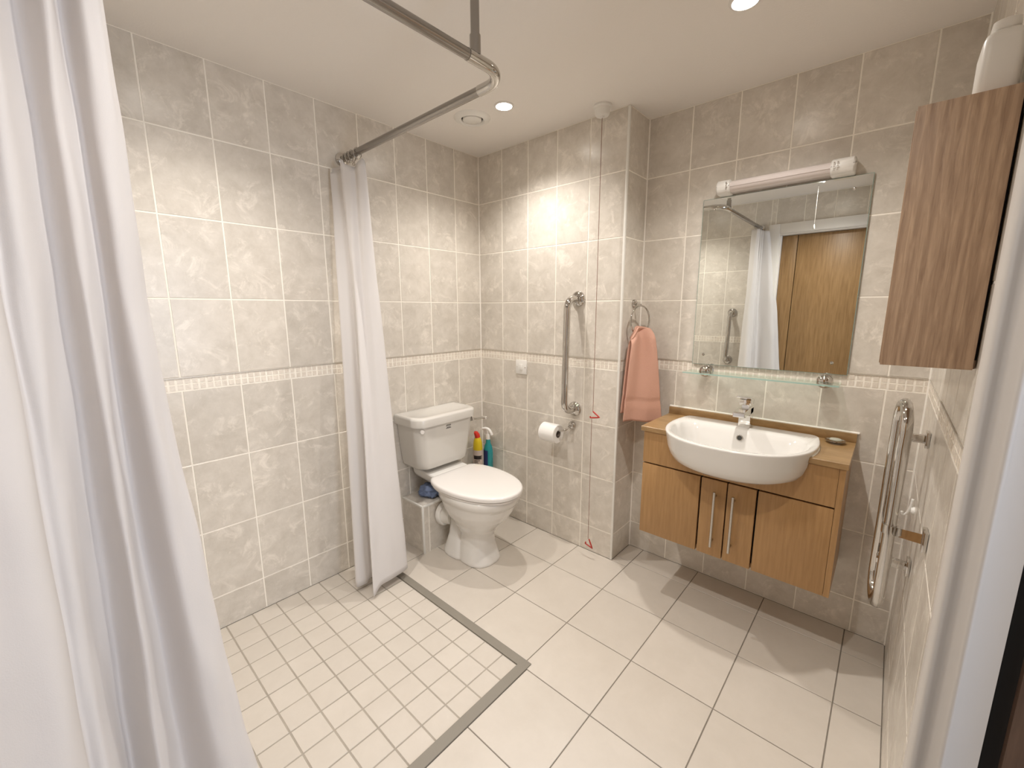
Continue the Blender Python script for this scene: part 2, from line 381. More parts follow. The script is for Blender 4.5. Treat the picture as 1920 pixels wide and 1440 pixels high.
# right wall (x = W, faces -x): u = -y
Y0, Y1, ZD = -1.0, -1.85, 1.975           # doorway in the right wall
wr = wall('wall_right', W+G, W+TH+G, Y0+0.047, D+TH)
wr2 = structure(box('wall_right_far', W+G, W+TH+G, YN-TH, Y1, 0, ZC, M['grout'])); 
wr3 = structure(box('wall_right_head', W+G, W+TH+G, Y1, Y0, ZD, ZC, M['grout']))
usr = grid(0.0, 0.2007, D-Y0-0.052)
lay(wr, (W, D, 0), (0, -1, 0), (0, 0, 1), usr, Z_LOW, M['tile'])
lay(wr, (W, D, 0), (0, -1, 0), (0, 0, 1), usr, Z_HIGH, M['tile'])
mosaic(wr, (W, D, 0), (0, -1, 0), (0, 0, 1), 0, D-Y0-0.053)
lay(wr3, (W, Y0-0.05, 0), (0, -1, 0), (0, 0, 1), grid(0, 0.1, 0.75), [2.07, ZC], M['tile'])
# near wall (y = YN, faces +y): u = -x ; doorway with a closed oak cupboard door
XD0, XD1 = 1.215, 1.985
wn = wall('wall_near', -TH, XD0-0.02, YN-TH, YN-G)
wn2 = structure(box('wall_near_head', XD0-0.02, W+TH, YN-TH, YN-G, ZD+0.01, ZC, M['grout']))
wn3 = structure(box('wall_near_side', XD1+0.02, W+TH, YN-TH, YN-G, 0, ZD+0.01, M['grout']))
usn = grid(0, 0.13, W-0.0)
lay(wn, (1.125, YN, 0), (-1, 0, 0), (0, 0, 1), grid(0, 0.12, 1.125), Z_LOW, M['tile'])
lay(wn, (1.125, YN, 0), (-1, 0, 0), (0, 0, 1), grid(0, 0.12, 1.125), Z_HIGH, M['tile'])
mosaic(wn, (1.125, YN, 0), (-1, 0, 0), (0, 0, 1), 0, 1.125)
lay(wn2, (W, YN, 0), (-1, 0, 0), (0, 0, 1), grid(0, 0.17, W-1.125), [2.068, ZC], M['tile'])

# floor
fl = structure(box('floor', -TH, 3.7, -2.6, D+TH, -0.10, -0.0025, M['floor_grout']))
TX, TY = 1.10, -0.848                       # middle of the threshold strip
SW = 0.019
tg = structure(box('floor_tray', 0, TX, YN, TY, -0.003, -0.0018, M['tray_grout']))
def fgrid(first, p, lo, hi):
    k = math.floor((lo-first)/p) + 1; out = [lo]
    while first + k*p < hi - 0.012:
        if first + k*p > lo + 0.012: out.append(first + k*p)
        k += 1
    out.append(hi); return out
FX, FY, FP = 0.7901, -0.5539, 0.3038
XJ, YJ = FX+FP, FY-FP                        # the joints nearest the corner of the threshold strip
lay(fl, (0, 0, 0), (1, 0, 0), (0, 1, 0), fgrid(FX, FP, 0, XJ), fgrid(FY, FP, TY+SW, 0), M['floor_tile'], 'floor_tile', gap=0.0035)
lay(fl, (0, 0, 0), (1, 0, 0), (0, 1, 0), fgrid(FX, FP, XJ, W), fgrid(FY, FP, YJ, D), M['floor_tile'], 'floor_tile', gap=0.0035)
lay(fl, (0, 0, 0), (1, 0, 0), (0, 1, 0), fgrid(FX, FP, TX+SW, W), fgrid(FY, FP, YN, YJ), M['floor_tile'], 'floor_tile', gap=0.0035)
lay(fl, (0, 0, 0), (1, 0, 0), (0, 1, 0), [XA, XJ], [0, 0.0537, D], M['floor_tile'], 'floor_tile', gap=0.0035)
MX, MY, MP = 0.4015, -1.5609, 0.1002
lay(tg, (0, 0, 0), (1, 0, 0), (0, 1, 0), fgrid(MX, MP, 0, TX-SW), fgrid(MY, MP, YN, TY-SW), M['floor_tile'], 'tray_tile', gap=0.005)
# L-shaped threshold strip
poly = [(0, TY-SW), (TX-SW, TY-SW), (TX-SW, YN), (TX+SW, YN), (TX+SW, TY+SW), (0, TY+SW)]
trim(prism(tname(), poly, 'z', -0.004, 0.0045, M['strip'], bev=0.001))
# ceiling
ce = structure(box('ceiling', -TH, 3.7, -2.6, D+TH, ZC, ZC+0.08, M['ceiling']))
# metal trim above the mosaic, one strip to each wall
def mstrip(a, b, nx, ny):
    x0, x1 = sorted((a[0], b[0])); y0, y1 = sorted((a[1], b[1]))
    x0, x1 = min(x0, x0+nx), max(x1, x1+nx); y0, y1 = min(y0, y0+ny), max(y1, y1+ny)
    trim(box(tname(), x0, x1, y0, y1, 1.0992, 1.1026, M['trimmetal']))
mstrip((0, YN), (0, 0), 0.0022, 0); mstrip((0, 0), (XA-0.004, 0), 0, -0.0022); mstrip((XA, 0.006), (XA, D), 0.0022, 0)
mstrip((XA, D), (W, D), 0, -0.0022); mstrip((W, Y0+0.053), (W, D), -0.0022, 0)
# white quadrant trim on the pier edge, sealant lines in corners
trim(box(tname(), XA-0.010, XA+0.0025, -0.0025, 0.010, 0, ZC, M['trim_white'], bev=0.0035, seg=3))
def seal(x, y, r=0.005): trim(tube(tname(), [(x, y, 0.001), (x, y, ZC)], r, M['silicone'], n=8))
seal(0.0, 0.0); seal(XA, D, 0.005); seal(W, D, 0.005)

# hall beyond the doorway
structure(box('wall_hall_far', 3.6, 3.7, -2.6, D+TH, 0, 0.55, M['white_paint']))
structure(box('wall_hall_far_top', 3.6, 3.7, -2.6, D+TH, 2.0, ZC, M['white_paint']))
structure(box('wall_hall_far_left', 3.6, 3.7, -0.8, D+TH, 0.55, 2.0, M['white_paint']))
structure(box('wall_hall_far_right', 3.6, 3.7, -2.6, -1.7, 0.55, 2.0, M['white_paint']))
structure(box('wall_hall_side', W+G, W+TH, -2.6, YN-TH-0.001, 0, ZC, M['white_paint']))
structure(box('wall_hall_end', W+TH, 3.6, D, D+TH, 0, ZC, M['white_paint']))
structure(box('wall_hall_near', W+TH, 3.6, -2.6, -2.5, 0, ZC, M['white_paint']))
wf = structure(box('window_1', 3.62, 3.68, -1.7, -0.8, 0.55, 0.60, M['white_paint']))  # unseen window, added so the hall daylight has an opening
for a, b, c, d in ((-1.7, -0.8, 1.95, 2.0), (-1.7, -1.65, 0.6, 1.95), (-0.85, -0.8, 0.6, 1.95)):
    box('window_bar', 3.62, 3.68, a, b, c, d, M['white_paint'], wf)

# doorway in the right wall: moulded lining seen at the frame's right edge, open oak leaf beyond
d2 = structure(bpy.data.objects.new('door_2', None)); COL.objects.link(d2); d2.location = (W, Y0, 0); 
def prof_post(name, pts, z0, z1, m, parent):
    o = prism(name, pts, 'z', z0, z1, m); adopt(o, parent)
    return o
pf = [(W, -0.955), (2.127, -0.953), (2.122, -0.957), (2.1205, -0.963), (2.1205, -0.975), (2.1215, -0.983), (2.1245, -0.990), (2.128, -0.993),
      (2.134, -0.991), (2.138, -0.988), (2.143, -0.986), (2.148, -0.988), (2.152, -0.994), (2.155, -1.000), (2.158, -1.003), (2.162, -1.003), (2.165, -1.000), (2.199, -1.000), (2.199, -0.955)]
q = prof_post('door_frame', pf, 0, ZC-0.2, M['shaded_paint'], d2)
for p in q.data.polygons: p.use_smooth = True
q.data.set_sharp_from_angle(angle=math.radians(60))
adopt(box('door_gap', 2.199, 2.224, -0.985, -0.955, 0, ZD, M['dark']), d2)  # solid near-black box in place of the shaded hinge gap
adopt(box('frame_head', 2.1205, 2.199, Y1-0.05, -1.0, ZD, ZD+0.09, M['shaded_paint']), d2)
adopt(box('frame_side', 2.1205, 2.199, Y1-0.09, Y1, 0, ZD, M['shaded_paint']), d2)
adopt(box('door_leaf', 2.222, 2.99, -1.002, -0.962, 0.01, ZD-0.01, M['shadedoak']), d2)

# closed oak doors in the near wall, seen in the mirror
d1 = structure(bpy.data.objects.new('door_1', None)); COL.objects.link(d1); d1.location = (XD0, YN, 0)
def fr(n, *a): adopt(box(n, *a, M['white_paint'], bev=0.003), d1)
fr('architrave', XD0-0.095, XD0-0.012, YN-0.01, YN+0.018, 0, ZD+0.093)
fr('architrave', XD1+0.012, XD1+0.095, YN-0.01, YN+0.018, 0, ZD+0.093)
fr('architrave', XD0-0.012, XD1+0.012, YN-0.01, YN+0.018, ZD+0.012, ZD+0.093)
fr('door_lining', XD0-0.02, XD0, YN-0.12, YN+0.002, 0, ZD); fr('door_lining', XD1, XD1+0.02, YN-0.12, YN+0.002, 0, ZD); fr('door_lining', XD0-0.02, XD1+0.02, YN-0.12, YN+0.002, ZD, ZD+0.02)
adopt(box('narrow_leaf', XD0+0.002, 1.327, YN-0.085, YN-0.045, 0.008, ZD-0.003, M['oak'], bev=0.002), d1)
adopt(box('wide_leaf', 1.332, XD1-0.003, YN-0.085, YN-0.045, 0.008, ZD-0.003, M['oak'], bev=0.002), d1)
adopt(box('door_gap', XD0, XD1, YN-0.13, YN-0.09, 0, ZD, M['dark']), d1)

# tiled pipe boxing behind the toilet
bt, bx, by = 0.285, 0.195, -0.653
bxg = structure(box('wall_boxing', 0.0, bx-G, by+G, -0.004, 0, bt-G, M['grout']))
ys = [0.003, 0.05, 0.25, 0.45, -by]
lay(bxg, (bx, by, 0), (0, 1, 0), (0, 0, 1), [0.004, 0.042, 0.243, 0.444, 0.649], [0, bt-0.003], M['tile'])
lay(bxg, (0, by, 0), (1, 0, 0), (0, 0, 1), [0.002, bx-0.004], [0, bt-0.003], M['tile'])
lay(bxg, (0, by, bt), (1, 0, 0), (0, 1, 0), [0.0, bx-0.004], [0.004, 0.25, 0.45, 0.649], M['tile'])
def q3(*a): box('edge_trim', *a, M['trim_white'], bxg, bev=0.003)
q3(bx-0.010, bx+0.002, by-0.002, by+0.010, 0, bt+0.002); q3(bx-0.010, bx+0.002, by+0.010, -0.004, bt-0.010, bt+0.002); q3(0.0, bx-0.010, by-0.002, by+0.010, bt-0.010, bt+0.002)

# ------------------------------------------------------------------ toilet
TC = -0.46
t = thing('toilet', 'white toilet with raised cistern and closed seat lid beside the shower curtain', 'toilet', (0.38, TC, 0))
def dsec(z, x0, x1, hw, r, n=8):
    """D-like section: flat back at x0, rounded front corners"""
    pts = [(x0, TC-hw, z)]
    pts += [(x1-r+r*math.sin(a), TC-hw+r*0.8-r*0.8*math.cos(a), z) for a in [PI/2*k/n for k in range(n+1)]]
    pts += [(x1-r+r*math.cos(a), TC+hw-r*0.8+r*0.8*math.sin(a), z) for a in [PI/2*k/n for k in range(n+1)]]
    pts += [(x0, TC+hw, z)]
    return pts
cis = [dsec(0.474, 0.03, 0.168, 0.158, 0.07), dsec(0.480, 0.018, 0.180, 0.170, 0.07), dsec(0.492, 0.010, 0.187, 0.178, 0.07), dsec(0.52, 0.006, 0.190, 0.182, 0.07), dsec(0.62, 0.004, 0.200, 0.194, 0.07), dsec(0.735, 0.004, 0.208, 0.205, 0.07)]
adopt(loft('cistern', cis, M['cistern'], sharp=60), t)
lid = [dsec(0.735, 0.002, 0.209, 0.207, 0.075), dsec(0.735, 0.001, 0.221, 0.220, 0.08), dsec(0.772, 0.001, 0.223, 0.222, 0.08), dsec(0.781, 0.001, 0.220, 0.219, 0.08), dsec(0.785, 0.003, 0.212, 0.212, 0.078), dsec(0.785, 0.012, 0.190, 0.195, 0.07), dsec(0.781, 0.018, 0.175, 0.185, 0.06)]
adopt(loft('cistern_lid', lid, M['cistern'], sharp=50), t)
def esec(z, x0, x1, hw, n=40, pw=2.3, flat=0.0):
    cx, a = (x0+x1)/2, (x1-x0)/2; out = []
    for k in range(n):
        th = 2*PI*k/n; c, s = math.cos(th), math.sin(th)
        f = lambda v, p: math.copysign(abs(v)**(2/p), v)
        x = cx + a*f(c, pw); y = TC + hw*f(s, pw)
        if flat and c < 0: x = cx + a*f(c, pw+flat); y = TC + hw*f(s, pw+flat)
        out.append((x, y, z))
    return out
pan = [esec(0.0, 0.330, 0.552, 0.106, pw=2.4), esec(0.012, 0.330, 0.552, 0.106, pw=2.4), esec(0.05, 0.336, 0.538, 0.098, pw=2.4), esec(0.10, 0.340, 0.524, 0.088), esec(0.15, 0.335, 0.522, 0.085), esec(0.19, 0.320, 0.540, 0.098), esec(0.23, 0.295, 0.578, 0.126), esec(0.27, 0.265, 0.615, 0.150), esec(0.31, 0.240, 0.642, 0.166), esec(0.35, 0.222, 0.662, 0.177), esec(0.368, 0.212, 0.670, 0.180), esec(0.372, 0.204, 0.680, 0.185), esec(0.402, 0.202, 0.684, 0.186), esec(0.410, 0.205, 0.680, 0.183), esec(0.412, 0.23, 0.655, 0.16)]
trap = [esec(z, x0, x1, hw, pw=2.6) for z, x0, x1, hw in ((0.0, 0.214, 0.43, 0.113), (0.012, 0.214, 0.43, 0.113), (0.05, 0.226, 0.415, 0.100), (0.11, 0.244, 0.385, 0.082), (0.17, 0.252, 0.360, 0.070), (0.22, 0.248, 0.35, 0.064), (0.27, 0.235, 0.37, 0.064), (0.33, 0.225, 0.40, 0.070))]
bm = bmesh.new(); add_loft(bm, pan[:11]); add_loft(bm, trap)
ped = from_bm('pedestal', bm, M['ceramic'], None, True)
md = ped.modifiers.new('fuse', 'REMESH'); md.mode = 'VOXEL'; md.voxel_size = 0.0045; md.use_smooth_shade = True
md = ped.modifiers.new('soften', 'SMOOTH'); md.factor = 0.5; md.iterations = 7
adopt(ped, t)
adopt(loft('pan_rim', pan[9:], M['ceramic'], sharp=70), t)
adopt(loft('cistern_ledge', [[(x, TC+s*hw, z+dz) for x, s, dz in ((0.03, -1, 0), (0.29, -1, -0.02), (0.29, 1, -0.02), (0.03, 1, 0))] for z, hw in ((0.37, 0.07), (0.40, 0.105), (0.425, 0.122), (0.455, 0.128), (0.462, 0.124))], M['ceramic'], sharp=30), t)
adopt(tube('pan_connector', [(0.262, TC-0.035, 0.205), (0.235, TC-0.045, 0.205), (0.197, TC-0.05, 0.205)], lambda i: 0.056 if i < 2 else 0.062, M['white_plastic'], n=24), t)
adopt(lathe('connector_collar', [(0.05, 0), (0.068, 0), (0.070, 0.006), (0.070, 0.024), (0.066, 0.030), (0.05, 0.030)], (0.200, TC-0.05, 0.205), M['white_plastic'], axis=(1, 0.1, 0)), t)
# seat ring and lid
X0, X1, HW = 0.216, 0.710, 0.199
def seatsec(z, g):
    out = []; n = 48; x0, x1, hw = X0+g, X1-g, HW-g
    cx = x0 + 0.17
    for k in range(n+1):
        th = -PI/2 + PI*k/n
        out.append((cx + (x1-cx)*max(0.0, math.cos(th))**(2/2.15), TC + hw*math.copysign(abs(math.sin(th))**(2/2.15), math.sin(th)), z))
    bw = hw*0.67
    for k in range(1, 10):
        tt = k/10; out.append((cx - (cx-x0)*math.sin(tt*PI/2)**1.1, TC + hw - (hw-bw)*(1-math.cos(tt*PI/2))**1.0, z))
    for k in range(0, 7): out.append((x0, TC + bw - 2*bw*k/6, z))
    for k in range(9, 0, -1):
        tt = k/10; out.append((cx - (cx-x0)*math.sin(tt*PI/2)**1.1, TC - hw + (hw-bw)*(1-math.cos(tt*PI/2))**1.0, z))
    return out
adopt(loft('seat_ring', [seatsec(0.4115, 0.012), seatsec(0.413, 0.008), seatsec(0.4215, 0.008), seatsec(0.4225, 0.014), seatsec(0.4225, 0.05)], M['seat'], sharp=50), t)
adopt(loft('seat_lid', [seatsec(0.426, 0.006), seatsec(0.428, 0.001), seatsec(0.440, 0.0), seatsec(0.4465, 0.002), seatsec(0.4505, 0.007), seatsec(0.452, 0.016), seatsec(0.4525, 0.05)], M['seat'], sharp=60), t)
for s in (-1, 1): adopt(lathe('hinge', [(0, 0), (0.014, 0), (0.014, 0.016), (0.010, 0.020), (0, 0.020)], (0.214, TC+s*0.075, 0.418), M['seat'], n=16), t)
adopt(lathe('cover_button', [(0, 0.004), (0.010, 0.004), (0.0125, 0.001), (0.0125, -0.004), (0, -0.004)], (0.2055, -0.640, 0.712), M['seat'], axis=(1, -0.35, 0), n=20), t)
lv = lathe('flush_lever', [(0, 0.015), (0.012, 0.014), (0.017, 0.005), (0.017, -0.004), (0, -0.004)], (0.165, TC+0.209, 0.706), M['brightchrome'], axis=(0, 1, 0), n=20); adopt(lv, t)
bm = bmesh.new(); add_tube(bm, catmull([(0.165, TC+0.218, 0.706), (0.20, TC+0.226, 0.706), (0.245, TC+0.236, 0.721), (0.272, TC+0.240, 0.720)], 6), lambda i: (0.0075, 0.007, 0.0072, 0.0078, 0.009, 0.0105, 0.0075)[min(6, i//3)], 12)
ar = from_bm('lever_arm', bm, M['brightchrome'], None, True); ar.parent = lv; ar.location = Vector(ar.location) - Vector(t.location) - Vector((0, 0, 0)) + Vector(t.location) 
# printed notice on the cistern: two small blocks of black lettering
def text(name, body, size, loc, rot, m, parent=None, extr=0.0002, align='CENTER'):
    cu = bpy.data.curves.new(name, 'FONT'); cu.body = body; cu.size = size; cu.extrude = extr; cu.align_x = align; cu.align_y = 'CENTER'; cu.space_line = 0.9
    tmp = bpy.data.objects.new(name, cu); COL.objects.link(tmp)
    dg = bpy.context.evaluated_depsgraph_get(); me = bpy.data.meshes.new_from_object(tmp.evaluated_get(dg))
    bpy.data.objects.remove(tmp); me.materials.clear()
    o = link(name, me, m); o.location = loc; o.rotation_euler = rot
    if parent: adopt(o, parent)
    return o
bm = bmesh.new()
for zz, ww in ((0.7175, 0.030), (0.7125, 0.036), (0.7035, 0.024), (0.6985, 0.034)):
    y = -0.462-ww/2
    while y < -0.462+ww/2:
        l = random.uniform(0.002, 0.006); xs = 0.2000+(zz-0.62)/0.115*0.008
        add_box(bm, xs-0.001, xs+0.0007, y, y+l, zz-0.0016, zz+0.0016); y += l+0.0012
adopt(from_bm('printed_notice', bm, M['print']), t)

# blue cloth on the boxing
bm = bmesh.new(); bmesh.ops.create_icosphere(bm, subdivisions=4, radius=1.0)
for v in bm.verts:
    n1 = noise.fractal(v.co*1.7 + Vector((3, 1, 7)), 0.8, 2.0, 4); n2 = noise.noise(v.co*4.0)
    k = 1 + 0.35*n1 + 0.12*n2
    v.co = Vector((0.102 + v.co.x*0.064*k, -0.525 + v.co.y*0.070*k, max(bt+0.0015, bt + 0.030 + v.co.z*0.037*k)))
tag(from_bm('cleaning_cloth', bm, M['cloth'], None, True), 'crumpled blue cloth lying on the tiled pipe boxing under the cistern', 'cloth')

# bottles in the corner
b = thing('cleaner_bottle', 'yellow toilet cleaner bottle with red cap and printed label', 'bottle', (0.085, -0.125, bt))
def osec(c, z, rx, ry, n=28): return [(c[0]+rx*math.cos(2*PI*k/n), c[1]+ry*math.sin(2*PI*k/n), z) for k in range(n)]
c0 = (0.085, -0.125)
adopt(loft('bottle_body', [osec(c0, bt+z, a, b2) for z, a, b2 in ((0.0, .030, .026), (0.004, .034, .030), (0.12, .034, .030), (0.19, .033, .029), (0.225, .030, .026), (0.245, .024, .021), (0.255, .017, .016), (0.262, .014, .014))], M['yellow'], sharp=60), b)
adopt(loft('label', [osec(c0, bt+z, a, b2) for z, a, b2 in ((0.01, .0345, .0305), (0.175, .0345, .0305))], M['label'], cap0=False, cap1=False), b)
bm = bmesh.new()
def wrap(bm, c, a, b2, t0, t1, z0, z1, n=8):
    A = [bm.verts.new((c[0]+a*math.cos(t0+(t1-t0)*k/n), c[1]+b2*math.sin(t0+(t1-t0)*k/n), z0)) for k in range(n+1)]
    B = [bm.verts.new((v.co.x, v.co.y, z1)) for v in A]
    for k in range(n): bm.faces.new((A[k], A[k+1], B[k+1], B[k]))
wrap(bm, c0, .0349, .0309, -1.75, 0.1, bt+0.115, bt+0.140); 
adopt(from_bm('label_band', bm, M['labelblack']), b)
bm = bmesh.new(); wrap(bm, c0, .0352, .0312, -0.12, 0.02, bt+0.119, bt+0.126, 3); wrap(bm, c0, .0352, .0312, -0.12, 0.02, bt+0.129, bt+0.136, 3)
adopt(from_bm('label_marks', bm, M['label']), b)
bm = bmesh.new()
for zz in (0.105, 0.095, 0.085, 0.075): wrap(bm, c0, .0352, .0312, -1.6, -0.9+random.uniform(0, .8), bt+zz, bt+zz+0.004, 5)
adopt(from_bm('label_print', bm, M['labelblack']), b)
adopt(tube('bottle_cap', [(c0[0], c0[1], bt+0.256), (c0[0]-0.001, c0[1]-0.003, bt+0.272), (c0[0]-0.003, c0[1]-0.012, bt+0.287), (c0[0]-0.004, c0[1]-0.020, bt+0.294)], lambda i: (.0175, .0175, .0145, .008)[i], M['capred'], n=20), b)
s = thing('spray_bottle', 'teal trigger spray bottle with white nozzle in the tiled corner', 'bottle', (0.118, -0.062, bt))
c1 = (0.118, -0.062)
adopt(loft('bottle_body', [osec(c1, bt+z, a, b2) for z, a, b2 in ((0.0, .028, .024), (0.004, .034, .028), (0.13, .034, .028), (0.165, .033, .027), (0.19, .027, .022), (0.21, .0165, .0155), (0.238, .0145, .0145))], M['teal'], sharp=60), s)
bm = bmesh.new(); wrap(bm, c1, .0344, .0285, -2.3, -1.0, bt+0.02, bt+0.165); adopt(from_bm('label', bm, M['labelblue']), s)
adopt(lathe('collar', [(0, 0), (0.0155, 0), (0.0155, 0.030), (0.011, 0.036), (0, 0.036)], (c1[0], c1[1], bt+0.236), M['white_plastic'], n=20), s)
adopt(tube('spray_head', catmull([(c1[0]-0.040, c1[1]-0.008, bt+0.300), (c1[0]-0.012, c1[1]-0.004, bt+0.306), (c1[0]+0.010, c1[1], bt+0.300), (c1[0]+0.026, c1[1]+0.003, bt+0.281), (c1[0]+0.030, c1[1]+0.004, bt+0.268)], 4), lambda i: 0.0095, M['white_plastic'], n=12), s)
adopt(tube('nozzle_stem', [(c1[0], c1[1], bt+0.268), (c1[0]-0.002, c1[1], bt+0.298)], 0.010, M['white_plastic'], n=12), s)
adopt(tube('trigger', catmull([(c1[0]-0.020, c1[1]-0.004, bt+0.298), (c1[0]-0.026, c1[1]-0.005, bt+0.280), (c1[0]-0.024, c1[1]-0.005, bt+0.262)], 4), 0.004, M['white_plastic'], n=8), s)

# ------------------------------------------------------------------ grab rail, roll holder, switch, alarm cord on the back wall
def flange(c, axis, r, m, parent, name='flange', depth=0.020):
    adopt(lathe(name, [(0, 0), (r, 0), (r, 0.004), (r*0.97, 0.008), (r*0.80, depth*0.75), (r*0.62, depth), (r*0.45, depth*1.1), (0, depth*1.1)], c, m, axis=axis, n=36), parent)
g = thing('grab_rail', 'straight chrome grab rail mounted upright on back wall tiles beside the toilet', 'grab rail', (0.75, 0, 1.11))
gx = 0.752; gr = 0.0178; gy = -0.104
pts = [Vector((gx, -0.002, 1.412)), Vector((gx, -0.025, 1.412))] + [Vector((gx-0.012*0, p.y, p.z)) for p in bezier_arc((gx, gy+0.055, 1.412-0.055), 0.055, PI/2, PI, 8, 'yz')] + bezier_arc((gx-0.006, gy+0.055, 0.812+0.055), 0.055, PI, 1.5*PI, 8, 'yz') + [Vector((gx-0.006, -0.025, 0.812)), Vector((gx-0.006, -0.002, 0.812))]
adopt(tube('rail', pts, gr, M['chrome'], n=24), g)
flange((gx, 0, 1.412), (0, -1, 0), 0.041, M['chrome'], g); flange((gx-0.006, 0, 0.812), (0, -1, 0), 0.041, M['chrome'], g)
g2_ = thing('grab_rail', 'chrome grab rail upright on the shower end wall, seen only in the mirror', 'grab rail', (0.875, YN, 1.10))
adopt(tube('rail', [Vector((0.883, YN+0.002, 1.324)), Vector((0.883, YN+0.025, 1.324))] + bezier_arc((0.883, YN+0.035, 1.324-0.045), 0.045, PI/2, 0, 8, 'yz') + bezier_arc((0.875, YN+0.035, 0.885+0.045), 0.045, 0, -PI/2, 8, 'yz') + [Vector((0.875, YN+0.002, 0.885))], gr, M['chrome'], n=20), g2_)
flange((0.883, YN, 1.324), (0, 1, 0), 0.041, M['chrome'], g2_); flange((0.875, YN, 0.885), (0, 1, 0), 0.041, M['chrome'], g2_)
h = thing('roll_holder', 'small chrome toilet roll holder below the grab rail', 'holder', (0.733, 0, 0.715))
flange((0.733, 0, 0.715), (0, -1, 0), 0.024, M['chrome'], h, depth=0.022)
RC = (0.640, -0.078, 0.672)
adopt(tube('arm', catmull([(0.733, -0.015, 0.715), (0.733, -0.040, 0.712), (0.730, -0.066, 0.700), (0.715, -0.076, 0.694), (0.690, -0.078, 0.692), (0.640, -0.078, 0.692), (0.580, -0.078, 0.692)], 5), 0.0062, M['chrome'], n=12), h)
bm = bmesh.new(); R0, Rc, hl = 0.053, 0.022, 0.052
add_lathe(bm, [(Rc, -hl), (R0-0.003, -hl), (R0, -hl+0.003), (R0, hl-0.003), (R0-0.003, hl), (Rc, hl)], (RC[0], RC[1], RC[2]), (1, 0, 0), 48)
ro = thing('toilet_roll', 'white toilet paper roll on the chrome holder', 'toilet roll', RC)
adopt(from_bm('paper', bm, M['paper'], None, True, 40), ro)
bm = bmesh.new(); add_lathe(bm, [(Rc, -hl+0.001), (Rc, hl-0.001), (Rc-0.0015, hl-0.001), (Rc-0.0015, -hl+0.001), (Rc, -hl+0.001)], RC, (1, 0, 0), 32)
adopt(from_bm('card_core', bm, M['card'], None, True), ro)
sw = thing('wall_switch', 'square white fused switch plate on the back wall border', 'switch', (0.357, 0, 1.012))
adopt(box('plate', 0.314, 0.400, -0.009, -0.001, 0.970, 1.056, M['white_plastic'], bev=0.002), sw)
adopt(box('rocker', 0.345, 0.369, -0.014, -0.008, 0.994, 1.032, M['white_plastic'], bev=0.002), sw)
for x in (0.325, 0.389): adopt(lathe('screw', [(0, 0.0018), (0.0028, 0.0012), (0.0036, 0), (0, 0)], (x, -0.009, 1.013), M['steel'], axis=(0, -1, 0), n=10), sw)

CX, CY = 0.906, -0.075
a = thing('alarm_pull_cord', 'red emergency pull cord with two red triangles hanging from ceiling switch', 'pull cord', (CX, CY, ZC))
adopt(lathe('ceiling_switch', [(0, 0), (0.043, 0), (0.043, -0.008), (0.036, -0.012), (0.033, -0.036), (0.029, -0.043), (0.010, -0.045), (0.008, -0.052), (0, -0.052)], (CX, CY, ZC), M['white_plastic'], n=32), a)
adopt(tube('cord', [(CX, CY, ZC-0.05), (CX, CY, 0.835)], 0.0013, M['cord'], n=6), a)
adopt(tube('cord', [(CX-0.006, CY, 0.795), (CX-0.005, CY, 0.118)], 0.0013, M['cord'], n=6), a)
def tri(z, ang, c):
    P3 = [Vector((0, 0, 0.0)), Vector((0.040, 0, -0.026)), Vector((-0.013, 0, -0.036)), Vector((-0.016, 0, -0.028))]
    if c: P3 = [Vector((0, 0, 0)), Vector((0.022, 0, -0.046)), Vector((-0.022, 0, -0.034)), Vector((-0.020, 0, -0.024))]
    path = []
    for p, q2 in zip(P3, P3[1:]):
        for k in range(6): path.append(p.lerp(q2, k/6))
    path.append(P3[-1])
    return tube('pull_triangle', [Vector((CX, CY, z)) + p for p in path], 0.0038, M['red'], n=8)
adopt(tri(0.836, 0, 0), a); adopt(tri(0.118, 0, 1), a)

# ------------------------------------------------------------------ towel ring and towel
tr = thing('towel_ring', 'chrome towel ring on the side of the tiled pier', 'towel ring', (XA, 0.125, 1.385))
flange((XA, 0.125, 1.385), (1, 0, 0), 0.022, M['chrome'], tr, depth=0.016)
adopt(tube('pin', [(XA+0.004, 0.125, 1.385), (XA+0.045, 0.115, 1.378)], 0.006, M['chrome'], n=10), tr)
rc = Vector((XA+0.048, 0.108, 1.300)); dirv = Vector((0.25, 0.97, 0)).normalized(); rr = 0.070; tdir = Vector((0.58, 0.81, 0)).normalized()
adopt(tube('ring', [rc + dirv*rr*math.cos(th) + Vector((0, 0, 1))*rr*1.06*math.sin(th) for th in [2*PI*k/48 for k in range(48)]], 0.0042, M['chrome'], n=10, closed=True), tr)
tw = thing('hand_towel', 'coral pink hand towel draped through the chrome ring beside the basin', 'towel', (1.06, 0.09, 1.0))
